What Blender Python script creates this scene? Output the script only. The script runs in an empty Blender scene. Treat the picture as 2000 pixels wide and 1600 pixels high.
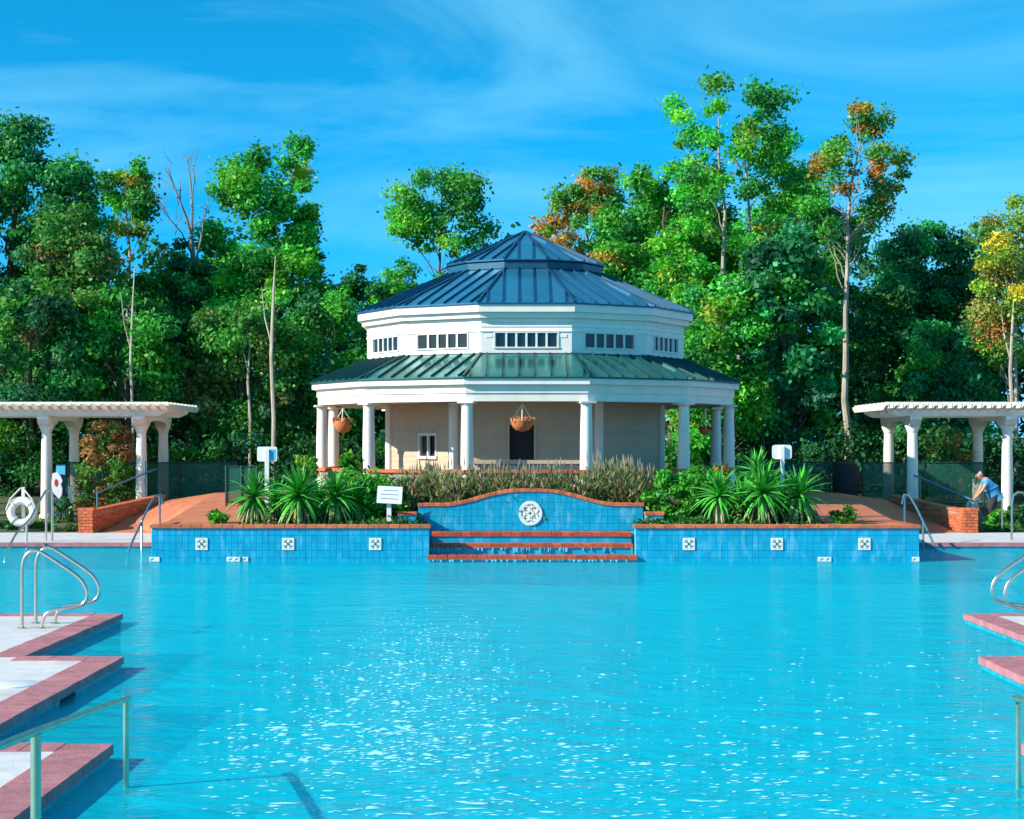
import bpy, math, random
import numpy as np
from mathutils import Vector, Matrix, Euler

SC = bpy.context.scene
COL = SC.collection
PI = math.pi
F = 3350.0          # focal length in photo pixels (photo is 2000 wide)
EYE = 2.28          # camera height over the water
X0 = 0.40           # symmetry axis of the pool
AXP = 0.33          # pavilion axis
CY = 43.3           # pavilion centre distance

# ------------------------------------------------------------------ camera
cam = bpy.data.cameras.new('camera')
cam.sensor_width = 36.0
cam.lens = 36.0 * F / 2000.0
cam.shift_y = 70.0 / 2000.0
cam.clip_end = 2000
camo = bpy.data.objects.new('camera', cam)
camo.location = (0, 0, EYE)
camo.rotation_euler = (PI / 2, 0, 0)
COL.objects.link(camo)
SC.camera = camo

# ------------------------------------------------------------------ light
SUN_EL, SUN_AZ = math.radians(28), math.radians(247)      # azimuth clockwise from +Y
world = bpy.data.worlds.new('World')
SC.world = world
world.use_nodes = True
wt = world.node_tree
wbg = wt.nodes['Background']
sky = wt.nodes.new('ShaderNodeTexSky')
sky.sky_type = 'NISHITA'
sky.sun_disc = False
sky.sun_elevation = SUN_EL
sky.sun_rotation = SUN_AZ
sky.ozone_density = 2.0
sky.air_density = 1.2
sky.dust_density = 0.3
bw = wt.nodes.new('ShaderNodeRGBToBW')
wt.links.new(sky.outputs[0], bw.inputs[0])
tint = wt.nodes.new('ShaderNodeVectorMath'); tint.operation = 'SCALE'
tint.inputs[0].default_value = (0.02, .84, 1.86)
wt.links.new(bw.outputs[0], tint.inputs['Scale'])
glow = wt.nodes.new('ShaderNodeMapRange')          # towards the sun the sky stays whitish
glow.inputs['From Min'].default_value = 4.5
glow.inputs['From Max'].default_value = 16.0
wt.links.new(bw.outputs[0], glow.inputs['Value'])
hsv = wt.nodes.new('ShaderNodeMixRGB')
wt.links.new(glow.outputs[0], hsv.inputs['Fac'])
wt.links.new(tint.outputs[0], hsv.inputs['Color1'])
wt.links.new(sky.outputs[0], hsv.inputs['Color2'])
# thin wind-drawn cirrus, laid out by direction
tc = wt.nodes.new('ShaderNodeTexCoord')
mp = wt.nodes.new('ShaderNodeMapping')
mp.inputs['Scale'].default_value = (1.5, 1.5, 6.5)
mp.inputs['Rotation'].default_value = (0.0, 0.12, 0.3)
wt.links.new(tc.outputs['Generated'], mp.inputs['Vector'])
n1 = wt.nodes.new('ShaderNodeTexNoise')
n1.inputs['Scale'].default_value = 2.1
n1.inputs['Detail'].default_value = 7
n1.inputs['Roughness'].default_value = 0.55
n1.inputs['Distortion'].default_value = 0.9
wt.links.new(mp.outputs[0], n1.inputs['Vector'])
cr = wt.nodes.new('ShaderNodeValToRGB')
cr.color_ramp.elements[0].position = 0.44
cr.color_ramp.elements[0].color = (0, 0, 0, 1)
cr.color_ramp.elements[1].position = 0.80
cr.color_ramp.elements[1].color = (0.75, 0.75, 0.75, 1)
wt.links.new(n1.outputs['Fac'], cr.inputs[0])
cm = wt.nodes.new('ShaderNodeMixRGB')
cm.inputs['Color2'].default_value = (1.9, 5.9, 8.0, 1)
wt.links.new(cr.outputs[0], cm.inputs['Fac'])
wt.links.new(hsv.outputs[0], cm.inputs['Color1'])
wt.links.new(cm.outputs[0], wbg.inputs[0])
wbg.inputs[1].default_value = 0.10

sun = bpy.data.lights.new('sun', 'SUN')
sun.energy = 5.0
sun.angle = math.radians(0.5)
sun.color = (1.0, 0.93, 0.82)
suno = bpy.data.objects.new('sun', sun)
sd = Vector((math.sin(SUN_AZ) * math.cos(SUN_EL), math.cos(SUN_AZ) * math.cos(SUN_EL), math.sin(SUN_EL)))
suno.rotation_euler = sd.to_track_quat('Z', 'Y').to_euler()
suno.location = sd * 60
COL.objects.link(suno)

SC.view_settings.view_transform = 'Standard'
SC.view_settings.look = 'None'
SC.view_settings.exposure = 0.46
SC.view_settings.gamma = 1.0
SC.cycles.use_denoising = True
SC.cycles.max_bounces = 7
SC.cycles.diffuse_bounces = 3
SC.cycles.glossy_bounces = 3
SC.cycles.transparent_max_bounces = 10
SC.cycles.caustics_reflective = False
SC.cycles.caustics_refractive = False
SC.cycles.sample_clamp_indirect = 6.0

# ------------------------------------------------------------------ helpers
def V(*a):
    return Vector(a)

def P(px, py, Y):
    """point of the photo (2000 px wide) at distance Y"""
    return Vector(((px - 1000) * Y / F, Y, EYE + (870 - py) * Y / F))

def wloc(o):
    p = Vector((0, 0, 0))
    while o is not None:
        p += o.location
        o = o.parent
    return p

def tag(o, label=None, cat=None, group=None, kind=None):
    if label: o['label'] = label
    if cat: o['category'] = cat
    if group: o['group'] = group
    if kind: o['kind'] = kind
    return o

def thing(name, label, cat, loc=(0, 0, 0), group=None):
    o = bpy.data.objects.new(name, None)
    o.empty_display_size = 0.2
    o.location = loc
    COL.objects.link(o)
    return tag(o, label, cat, group, 'thing')

def link(name, me, parent=None, loc=None, rot=None, scale=None):
    o = bpy.data.objects.new(name, me)
    COL.objects.link(o)
    if parent is not None:
        o.parent = parent
    if loc is not None:
        o.location = Vector(loc) - (wloc(parent) if parent is not None else Vector((0, 0, 0)))
    if rot is not None:
        o.rotation_euler = rot
    if scale is not None:
        o.scale = scale
    return o

class MB:
    def __init__(s):
        s.v = []; s.f = []; s.m = []; s.mi = 0
    def add(s, vs, fs):
        b = len(s.v)
        s.v += [Vector(p) for p in vs]
        for f in fs:
            s.f.append([i + b for i in f]); s.m.append(s.mi)
        return s
    def box(s, x0, x1, y0, y1, z0, z1):
        return s.add([(x0, y0, z0), (x1, y0, z0), (x1, y1, z0), (x0, y1, z0), (x0, y0, z1), (x1, y0, z1), (x1, y1, z1), (x0, y1, z1)],
                     [(0, 3, 2, 1), (4, 5, 6, 7), (0, 1, 5, 4), (1, 2, 6, 5), (2, 3, 7, 6), (3, 0, 4, 7)])
    def obox(s, c, ax, ay, az, sx, sy, sz):
        c = Vector(c)
        vs = []
        for dz in (-.5, .5):
            for dx, dy in ((-.5, -.5), (.5, -.5), (.5, .5), (-.5, .5)):
                vs.append(c + ax * (dx * sx) + ay * (dy * sy) + az * (dz * sz))
        return s.add(vs, [(0, 3, 2, 1), (4, 5, 6, 7), (0, 1, 5, 4), (1, 2, 6, 5), (2, 3, 7, 6), (3, 0, 4, 7)])
    def bar(s, a, b, w, h, up=Vector((0, 0, 1))):
        a, b = Vector(a), Vector(b)
        d = (b - a)
        L = d.length
        d.normalize()
        r = d.cross(up).normalized()
        u = r.cross(d).normalized()
        return s.obox((a + b) / 2, d, r, u, L, w, h)
    def prism(s, poly, d):
        poly = [Vector(p) for p in poly]
        d = Vector(d)
        n = len(poly)
        fs = [tuple(range(n))[::-1], tuple(range(n, 2 * n))]
        for i in range(n):
            j = (i + 1) % n
            fs.append((i, j, n + j, n + i))
        return s.add(poly + [p + d for p in poly], fs)
    def tube(s, pts, r, seg=8, cap=True):
        pts = [Vector(p) for p in pts]
        rs = r if isinstance(r, (list, tuple)) else [r] * len(pts)
        n = len(pts)
        ref = None
        rings = []
        for i, p in enumerate(pts):
            d = (pts[min(i + 1, n - 1)] - pts[max(i - 1, 0)])
            d.normalize()
            if ref is None:
                ref = Vector((0, 0, 1)) if abs(d.z) < .9 else Vector((1, 0, 0))
            a = d.cross(ref).normalized()
            b = a.cross(d).normalized()
            ref = b
            rings.append([p + (a * math.cos(t) + b * math.sin(t)) * rs[i] for t in (2 * PI * k / seg for k in range(seg))])
        vs = [q for ring in rings for q in ring]
        fs = []
        for i in range(n - 1):
            for k in range(seg):
                l = (k + 1) % seg
                fs.append((i * seg + k, i * seg + l, (i + 1) * seg + l, (i + 1) * seg + k))
        if cap:
            fs.append(tuple(range(seg))[::-1])
            fs.append(tuple((n - 1) * seg + k for k in range(seg)))
        return s.add(vs, fs)
    def lathe(s, c, prof, seg=20):
        """prof: (radius, z) list, about a vertical axis through c"""
        c = Vector(c)
        vs = []
        for r, z in prof:
            for k in range(seg):
                t = 2 * PI * k / seg
                vs.append(c + Vector((r * math.cos(t), r * math.sin(t), z)))
        fs = []
        n = len(prof)
        for i in range(n - 1):
            for k in range(seg):
                l = (k + 1) % seg
                fs.append((i * seg + k, i * seg + l, (i + 1) * seg + l, (i + 1) * seg + k))
        fs.append(tuple(range(seg))[::-1])
        fs.append(tuple((n - 1) * seg + k for k in range(seg)))
        return s.add(vs, fs)
    def mesh(s, name, mats, off=Vector((0, 0, 0)), smooth=False):
        me = bpy.data.meshes.new(name)
        me.from_pydata([tuple(p - off) for p in s.v], [], s.f)
        for m in (mats if isinstance(mats, (list, tuple)) else [mats]):
            me.materials.append(m)
        if s.mi:
            me.polygons.foreach_set('material_index', s.m)
        if smooth:
            me.polygons.foreach_set('use_smooth', [True] * len(me.polygons))
            try:
                me.set_sharp_from_angle(angle=math.radians(40))
            except Exception:
                pass
        me.update()
        return me
    def build(s, name, mats, parent=None, smooth=False):
        off = wloc(parent) if parent is not None else Vector((0, 0, 0))
        if parent is None:
            zs = min(p.z for p in s.v)
            off = Vector((sum(p.x for p in s.v) / len(s.v), sum(p.y for p in s.v) / len(s.v), zs))
        o = bpy.data.objects.new(name, s.mesh(name, mats, off, smooth))
        COL.objects.link(o)
        if parent is not None:
            o.parent = parent
        else:
            o.location = off
        return o

# ------------------------------------------------------------------ materials
def newmat(name):
    m = bpy.data.materials.new(name)
    m.use_nodes = True
    nt = m.node_tree
    return m, nt, nt.nodes['Principled BSDF']

def mat(name, col, rough=0.6, metal=0.0, var=0.12, scale=6.0, bump=0.0, bscale=40.0, obj_var=0.0, dirt=None, dscale=1.5, spec=0.5, stretch=(1, 1, 1)):
    """painted / mineral surface: base colour with noise mottling, per-object variation, stains and fine relief"""
    m, nt, b = newmat(name)
    b.inputs['Roughness'].default_value = rough
    b.inputs['Metallic'].default_value = metal
    b.inputs['Specular IOR Level'].default_value = spec
    geo = nt.nodes.new('ShaderNodeNewGeometry')
    mpn = nt.nodes.new('ShaderNodeMapping')
    mpn.inputs['Scale'].default_value = stretch
    nt.links.new(geo.outputs['Position'], mpn.inputs['Vector'])
    nz = nt.nodes.new('ShaderNodeTexNoise')
    nz.inputs['Scale'].default_value = scale
    nz.inputs['Detail'].default_value = 6
    nt.links.new(mpn.outputs[0], nz.inputs['Vector'])
    mr = nt.nodes.new('ShaderNodeMapRange')
    mr.inputs['From Min'].default_value = 0.3
    mr.inputs['From Max'].default_value = 0.7
    mr.inputs['To Min'].default_value = 1 - var
    mr.inputs['To Max'].default_value = 1 + var
    nt.links.new(nz.outputs['Fac'], mr.inputs['Value'])
    last = mr.outputs[0]
    if obj_var:
        oi = nt.nodes.new('ShaderNodeObjectInfo')
        mo = nt.nodes.new('ShaderNodeMapRange')
        mo.inputs['To Min'].default_value = 1 - obj_var
        mo.inputs['To Max'].default_value = 1 + obj_var
        nt.links.new(oi.outputs['Random'], mo.inputs['Value'])
        mu = nt.nodes.new('ShaderNodeMath'); mu.operation = 'MULTIPLY'
        nt.links.new(last, mu.inputs[0]); nt.links.new(mo.outputs[0], mu.inputs[1])
        last = mu.outputs[0]
    sc = nt.nodes.new('ShaderNodeVectorMath'); sc.operation = 'SCALE'
    sc.inputs[0].default_value = col[:3]
    nt.links.new(last, sc.inputs['Scale'])
    outc = sc.outputs[0]
    if dirt:
        nd = nt.nodes.new('ShaderNodeTexNoise')
        nd.inputs['Scale'].default_value = dscale
        nd.inputs['Detail'].default_value = 8
        nd.inputs['Roughness'].default_value = 0.65
        nt.links.new(mpn.outputs[0], nd.inputs['Vector'])
        rp = nt.nodes.new('ShaderNodeMapRange')
        rp.inputs['From Min'].default_value = 0.52
        rp.inputs['From Max'].default_value = 0.75
        rp.inputs['To Max'].default_value = dirt[3]
        nt.links.new(nd.outputs['Fac'], rp.inputs['Value'])
        mx = nt.nodes.new('ShaderNodeMixRGB')
        mx.inputs['Color2'].default_value = (*dirt[:3], 1)
        nt.links.new(rp.outputs[0], mx.inputs['Fac'])
        nt.links.new(outc, mx.inputs['Color1'])
        outc = mx.outputs[0]
    nt.links.new(outc, b.inputs['Base Color'])
    if bump:
        nb = nt.nodes.new('ShaderNodeTexNoise')
        nb.inputs['Scale'].default_value = bscale
        nb.inputs['Detail'].default_value = 5
        nt.links.new(mpn.outputs[0], nb.inputs['Vector'])
        bp = nt.nodes.new('ShaderNodeBump')
        bp.inputs['Strength'].default_value = bump
        bp.inputs['Distance'].default_value = 0.02
        nt.links.new(nb.outputs['Fac'], bp.inputs['Height'])
        nt.links.new(bp.outputs[0], b.inputs['Normal'])
    return m

def leafmat(name, trans=0.3, rough=0.55):
    m, nt, b = newmat(name)
    at = nt.nodes.new('ShaderNodeAttribute')
    at.attribute_name = 'Col'
    b.inputs['Roughness'].default_value = rough
    b.inputs['Specular IOR Level'].default_value = 0.35
    nt.links.new(at.outputs['Color'], b.inputs['Base Color'])
    tr = nt.nodes.new('ShaderNodeBsdfTranslucent')
    g = nt.nodes.new('ShaderNodeMixRGB'); g.blend_type = 'MULTIPLY'; g.inputs['Fac'].default_value = 1
    g.inputs['Color2'].default_value = (1.2, 1.5, 0.6, 1)
    nt.links.new(at.outputs['Color'], g.inputs['Color1'])
    nt.links.new(g.outputs[0], tr.inputs['Color'])
    mx = nt.nodes.new('ShaderNodeMixShader')
    mx.inputs[0].default_value = trans
    nt.links.new(b.outputs[0], mx.inputs[1])
    nt.links.new(tr.outputs[0], mx.inputs[2])
    nt.links.new(mx.outputs[0], nt.nodes['Material Output'].inputs['Surface'])
    return m

M = {}
M['white'] = mat('white_paint', (.88, .81, .71), .5, var=.05, scale=3, dirt=(.62, .58, .5, .35), dscale=2.2, obj_var=.03, bump=.05)
M['column'] = mat('column_paint', (.90, .83, .73), .45, var=.04, scale=4, dirt=(.6, .55, .47, .3), dscale=3)
M['siding'] = mat('siding_paint', (.88, .82, .73), .5, var=.05, scale=3, dirt=(.65, .62, .55, .3), dscale=2, obj_var=.04)
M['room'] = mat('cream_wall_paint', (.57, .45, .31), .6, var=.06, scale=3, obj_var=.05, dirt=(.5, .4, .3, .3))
M['parapet'] = mat('stone_parapet', (.34, .30, .24), .9, var=.25, scale=6, bump=.5)
M['ceiling'] = mat('ceiling_board', (.62, .58, .50), .7, var=.06)
M['roof_hi'] = mat('sky_tinted_roof_metal', (.05, .33, .52), .26, metal=.65, var=.12, scale=2.5, obj_var=.10, dirt=(.10, .34, .42, .5), dscale=1.2, bump=.12, bscale=2.5)  # blue sky reflection of the upper roof is put into this base colour
M['roof_lo'] = mat('green_roof_metal', (.07, .34, .31), .20, metal=.7, var=.14, scale=2.5, obj_var=.14, dirt=(.26, .36, .28, .5), dscale=1.4, bump=.12, bscale=2.5)
M['band'] = mat('cupola_band_metal', (.015, .11, .19), .45, metal=.3, obj_var=.15)
M['seam_hi'] = mat('sky_tinted_roof_seam', (.015, .09, .17), .4, metal=.3)  # seams carry the same painted-in sky blue
M['seam_lo'] = mat('green_roof_seam', (.015, .09, .09), .4, metal=.3)
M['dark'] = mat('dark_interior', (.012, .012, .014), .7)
M['frame'] = mat('window_frame_paint', (.80, .78, .72), .5, var=.04)
M['tile'] = mat('blue_pool_tile', (.008, .35, .54), .2, var=.10, scale=9, obj_var=.06, dirt=(.30, .66, .78, .6), dscale=5, stretch=(1, 1, .35))
M['grout'] = mat('tile_grout', (.10, .52, .66), .8, var=.15, scale=12)
M['brick'] = mat('terracotta_brick', (.62, .15, .055), .75, var=.22, scale=14, obj_var=.25, bump=.5, bscale=60, dirt=(.42, .20, .13, .5), dscale=6)
M['wetbrick'] = mat('wet_terracotta_brick', (.52, .09, .03), .25, var=.25, scale=14, obj_var=.22, bump=.5, bscale=50)
M['mortar'] = mat('mortar', (.42, .30, .24), .9, var=.15, scale=20, bump=.4)
M['paver'] = mat('pink_coping_stone', (.50, .19, .20), .7, var=.18, scale=7, obj_var=.10, bump=.35, bscale=35, dirt=(.26, .11, .10, .8), dscale=2.6)
M['deck'] = mat('white_deck_concrete', (.68, .66, .65), .85, var=.10, scale=5, bump=.3, bscale=80, dirt=(.44, .40, .37, .7), dscale=1.3, obj_var=.05)
M['poolwall'] = mat('pool_wall_tile', (.02, .36, .46), .3, var=.25, scale=8, dirt=(.02, .12, .14, .6), dscale=3)
M['poolfloor'] = mat('pool_plaster', (.01, .80, .90), .7, var=.10, scale=1.6, stretch=(.5, 1, 1), bump=.5, bscale=3)
M['steel'] = mat('stainless_rail', (.66, .62, .52), .22, metal=.95, var=.06, scale=12)
M['pipe_blue'] = mat('blue_grey_rail', (.10, .26, .36), .35, metal=.5, var=.1)
M['pipe_green'] = mat('patinated_rail', (.26, .52, .40), .3, metal=.8, var=.15, scale=9)
M['fencepost'] = mat('dark_green_metal', (.015, .07, .06), .5, metal=.3)
M['soil'] = mat('garden_soil', (.11, .065, .035), .95, var=.4, scale=9, bump=.8, bscale=25)
M['bark_pale'] = mat('pale_bark', (.44, .38, .30), .85, var=.3, scale=5, bump=.6, bscale=25, dirt=(.16, .13, .10, .8), dscale=3, stretch=(1, 1, .3))
M['bark_dark'] = mat('dark_bark', (.14, .10, .075), .9, var=.3, scale=6, bump=.6, bscale=25, stretch=(1, 1, .3))
M['bark_dead'] = mat('dead_wood', (.27, .24, .22), .85, var=.25, scale=6, stretch=(1, 1, .3))
M['sign'] = mat('sign_enamel', (.84, .84, .86), .35, var=.03)
M['signblue'] = mat('sign_blue_panel', (.10, .52, .80), .4, var=.08)
M['ink'] = mat('sign_ink', (.10, .12, .18), .6)
M['ring'] = mat('life_ring_foam', (.86, .85, .83), .5, var=.04)
M['rope'] = mat('pale_rope', (.70, .66, .56), .8)
M['red'] = mat('red_fabric', (.62, .02, .03), .6)
M['navy'] = mat('navy_panel', (.02, .06, .20), .5)
M['coir'] = mat('coir_basket', (.62, .20, .07), .95, var=.3, scale=30, bump=.9, bscale=60)
M['black'] = mat('black_matte', (.012, .012, .013), .7, var=.3, bump=.4, bscale=6)
M['emblem'] = mat('ivory_ceramic', (.84, .80, .70), .35, var=.07, scale=20)
M['glyph'] = mat('dark_glaze', (.03, .12, .20), .3)
M['brown'] = mat('brown_glaze', (.22, .13, .06), .4)
M['grass'] = mat('ground_litter', (.07, .09, .035), .95, var=.45, scale=1.2, bump=.5, bscale=10)
M['leaf'] = leafmat('tree_leaf', .30)
M['shrubleaf'] = leafmat('shrub_leaf', .25)
M['glint'] = mat('water_glint', (.34, .82, .90), .5, var=.06)  # sun glints on the pool, put into a pale fleck colour
M['trickle'] = mat('falling_water', (.14, .56, .72), .3, var=.3)
M['skin'] = mat('skin', (.62, .27, .15), .5, var=.08)
M['shirt'] = mat('blue_shirt', (.06, .34, .62), .8, var=.15, bump=.4, bscale=20)
M['trousers'] = mat('dark_trousers', (.025, .03, .035), .85)
M['hair'] = mat('grey_hair', (.38, .38, .37), .7, var=.2, scale=40)
M['tool'] = mat('pale_cloth', (.78, .74, .62), .8)

# glass panes
def glassmat():
    m, nt, b = newmat('window_glass')
    b.inputs['Base Color'].default_value = (.010, .028, .030, 1)
    b.inputs['Roughness'].default_value = .07
    nz = nt.nodes.new('ShaderNodeTexNoise'); nz.inputs['Scale'].default_value = 3
    geo = nt.nodes.new('ShaderNodeNewGeometry')
    nt.links.new(geo.outputs['Position'], nz.inputs['Vector'])
    bp = nt.nodes.new('ShaderNodeBump'); bp.inputs['Strength'].default_value = .12
    nt.links.new(nz.outputs['Fac'], bp.inputs['Height']); nt.links.new(bp.outputs[0], b.inputs['Normal'])
    return m
M['glass'] = glassmat()

# green windscreen mesh of the fence: woven, partly see-through
def screenmat():
    m, nt, b = newmat('green_mesh_screen')
    b.inputs['Base Color'].default_value = (.012, .15, .10, 1)
    b.inputs['Roughness'].default_value = .7
    tr = nt.nodes.new('ShaderNodeBsdfTransparent')
    mx = nt.nodes.new('ShaderNodeMixShader')
    geo = nt.nodes.new('ShaderNodeNewGeometry')
    nz = nt.nodes.new('ShaderNodeTexNoise'); nz.inputs['Scale'].default_value = 1.5
    nt.links.new(geo.outputs['Position'], nz.inputs['Vector'])
    mr = nt.nodes.new('ShaderNodeMapRange'); mr.inputs['To Min'].default_value = .30; mr.inputs['To Max'].default_value = .78
    nt.links.new(nz.outputs['Fac'], mr.inputs['Value'])
    nt.links.new(mr.outputs[0], mx.inputs[0])
    nt.links.new(tr.outputs[0], mx.inputs[1]); nt.links.new(b.outputs[0], mx.inputs[2])
    nt.links.new(mx.outputs[0], nt.nodes['Material Output'].inputs['Surface'])
    return m
M['screen'] = screenmat()

# terracotta ramp paving (pavers below ten pixels: pattern in the material)
def rampmat():
    m, nt, b = newmat('terracotta_paving')
    b.inputs['Roughness'].default_value = .8
    geo = nt.nodes.new('ShaderNodeNewGeometry')
    mp_ = nt.nodes.new('ShaderNodeMapping'); mp_.inputs['Rotation'].default_value = (0, 0, .6)
    nt.links.new(geo.outputs['Position'], mp_.inputs['Vector'])
    br = nt.nodes.new('ShaderNodeTexBrick')
    br.inputs['Scale'].default_value = 4.5
    br.inputs['Mortar Size'].default_value = .012
    br.inputs['Color1'].default_value = (.66, .20, .085, 1)
    br.inputs['Color2'].default_value = (.56, .15, .065, 1)
    br.inputs['Mortar'].default_value = (.45, .20, .12, 1)
    nt.links.new(mp_.outputs[0], br.inputs['Vector'])
    nz = nt.nodes.new('ShaderNodeTexNoise'); nz.inputs['Scale'].default_value = 1.3; nz.inputs['Detail'].default_value = 7
    nt.links.new(geo.outputs['Position'], nz.inputs['Vector'])
    mx = nt.nodes.new('ShaderNodeMixRGB'); mx.blend_type = 'OVERLAY'; mx.inputs['Fac'].default_value = .5
    nt.links.new(br.outputs['Color'], mx.inputs['Color1']); nt.links.new(nz.outputs['Fac'], mx.inputs['Color2'])
    nt.links.new(mx.outputs[0], b.inputs['Base Color'])
    bp = nt.nodes.new('ShaderNodeBump'); bp.inputs['Strength'].default_value = .3; bp.inputs['Distance'].default_value = .01
    nt.links.new(br.outputs['Fac'], bp.inputs['Height']); bp.invert = True
    nt.links.new(bp.outputs[0], b.inputs['Normal'])
    return m
M['ramp'] = rampmat()

# pool water: clear, faintly tinted, with a rippled gloss; the colour is the plaster below
def watermat():
    m, nt, b = newmat('pool_water')
    nt.nodes.remove(b)
    geo = nt.nodes.new('ShaderNodeNewGeometry')
    def layer(scale, st, detail, dist):
        mp_ = nt.nodes.new('ShaderNodeMapping'); mp_.inputs['Scale'].default_value = st
        nt.links.new(geo.outputs['Position'], mp_.inputs['Vector'])
        n = nt.nodes.new('ShaderNodeTexNoise'); n.inputs['Scale'].default_value = scale
        n.inputs['Detail'].default_value = detail; n.inputs['Distortion'].default_value = dist
        nt.links.new(mp_.outputs[0], n.inputs['Vector'])
        return n.outputs['Fac']
    a = layer(1.6, (.55, 1.1, 1), 3, .4)
    c = layer(6.5, (.55, 1.0, 1), 3, .8)
    ad = nt.nodes.new('ShaderNodeMath'); ad.operation = 'MULTIPLY_ADD'
    nt.links.new(c, ad.inputs[0]); ad.inputs[1].default_value = .35; nt.links.new(a, ad.inputs[2])
    bp = nt.nodes.new('ShaderNodeBump'); bp.inputs['Strength'].default_value = .6; bp.inputs['Distance'].default_value = .14
    nt.links.new(ad.outputs[0], bp.inputs['Height'])
    gl = nt.nodes.new('ShaderNodeBsdfGlossy'); gl.inputs['Roughness'].default_value = .10
    gl.inputs['Color'].default_value = (.9, .97, 1, 1)
    nt.links.new(bp.outputs[0], gl.inputs['Normal'])
    fr = nt.nodes.new('ShaderNodeFresnel'); fr.inputs['IOR'].default_value = 1.2
    nt.links.new(bp.outputs[0], fr.inputs['Normal'])
    sc_ = nt.nodes.new('ShaderNodeMath'); sc_.operation = 'MULTIPLY'; sc_.inputs[1].default_value = .42
    nt.links.new(fr.outputs[0], sc_.inputs[0])
    tr = nt.nodes.new('ShaderNodeBsdfTransparent'); tr.inputs['Color'].default_value = (.55, .97, .99, 1)
    df = nt.nodes.new('ShaderNodeBsdfDiffuse'); df.inputs['Color'].default_value = (.002, .63, .80, 1)
    nt.links.new(bp.outputs[0], df.inputs['Normal'])
    bd = nt.nodes.new('ShaderNodeMixShader'); bd.inputs[0].default_value = .50
    nt.links.new(tr.outputs[0], bd.inputs[1]); nt.links.new(df.outputs[0], bd.inputs[2])
    mx = nt.nodes.new('ShaderNodeMixShader')
    nt.links.new(sc_.outputs[0], mx.inputs[0])
    nt.links.new(bd.outputs[0], mx.inputs[1]); nt.links.new(gl.outputs[0], mx.inputs[2])
    nt.links.new(mx.outputs[0], nt.nodes['Material Output'].inputs['Surface'])
    return m
M['water'] = watermat()

# ------------------------------------------------------------------ setting: ground, pool, decks
def mirx(x):
    return 2 * X0 - x

g = MB()
rows = [(37.9, .05), (42.7, .09), (44.2, .20), (46, .34), (49, .62), (55, .95), (80, 1.2), (600, 2.0)]
xs = [-600, -60, -30, 0, 30, 60, 600]
vs = [(x, y, z) for y, z in rows for x in xs]
nx = len(xs)
g.add(vs, [(j * nx + i, j * nx + i + 1, (j + 1) * nx + i + 1, (j + 1) * nx + i) for j in range(len(rows) - 1) for i in range(nx - 1)])
g.add([(-600, -200, .05), (-16.1, -200, .05), (-16.1, 37.9, .05), (-600, 37.9, .05)], [(0, 1, 2, 3)])
g.add([(16.9, -200, .05), (600, -200, .05), (600, 37.9, .05), (16.9, 37.9, .05)], [(0, 1, 2, 3)])
g.add([(-16.1, -200, .05), (16.9, -200, .05), (16.9, -6, .05), (-16.1, -6, .05)], [(0, 1, 2, 3)])
tag(g.build('ground', M['grass']), kind='structure')

b = MB()
b.add([(-16.1, -6, -.45), (16.9, -6, -.45), (16.9, 38, -.45), (-16.1, 38, -.45)], [(0, 1, 2, 3)])
b.add([(-16.1, 37.95, -1.3), (16.9, 37.95, -1.3), (16.9, 37.95, .04), (-16.1, 37.95, .04)], [(0, 1, 2, 3)])
for x in (-16.08, 16.88):
    b.add([(x, -6, -1.3), (x, 38, -1.3), (x, 38, .04), (x, -6, .04)], [(0, 1, 2, 3)])
tag(b.build('pool_basin', M['poolfloor']), kind='structure')

w = MB()
w.add([(-16.05, 2.5, 0), (16.85, 2.5, 0), (16.85, 37.92, 0), (-16.05, 37.92, 0)], [(0, 1, 2, 3)])
tag(w.build('water', M['water']), kind='structure')

# coping stone shared mesh
st = MB().box(-.148, .148, -.17, .17, 0, .075)
STONE = st.mesh('coping_stone', M['paver'])
def coping_run(parent, a, b, side, z=.05, name='coping_stone', mesh=None, L=.30):
    """stones laid from a to b; side = +1 shifts them to the left of a->b"""
    a, b = Vector((*a, 0)), Vector((*b, 0))
    d = b - a
    n = max(1, round(d.length / L))
    step = d / n
    ang = math.atan2(d.y, d.x)
    nrm = Vector((-math.sin(ang), math.cos(ang), 0)) * side
    for k in range(n):
        c = a + step * (k + .5) + nrm * .13
        o = link(name, mesh or STONE, parent, (c.x, c.y, z + random.uniform(-.002, .002)), (0, 0, ang + random.uniform(-.006, .006)), (step.length / L, 1, 1))

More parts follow.
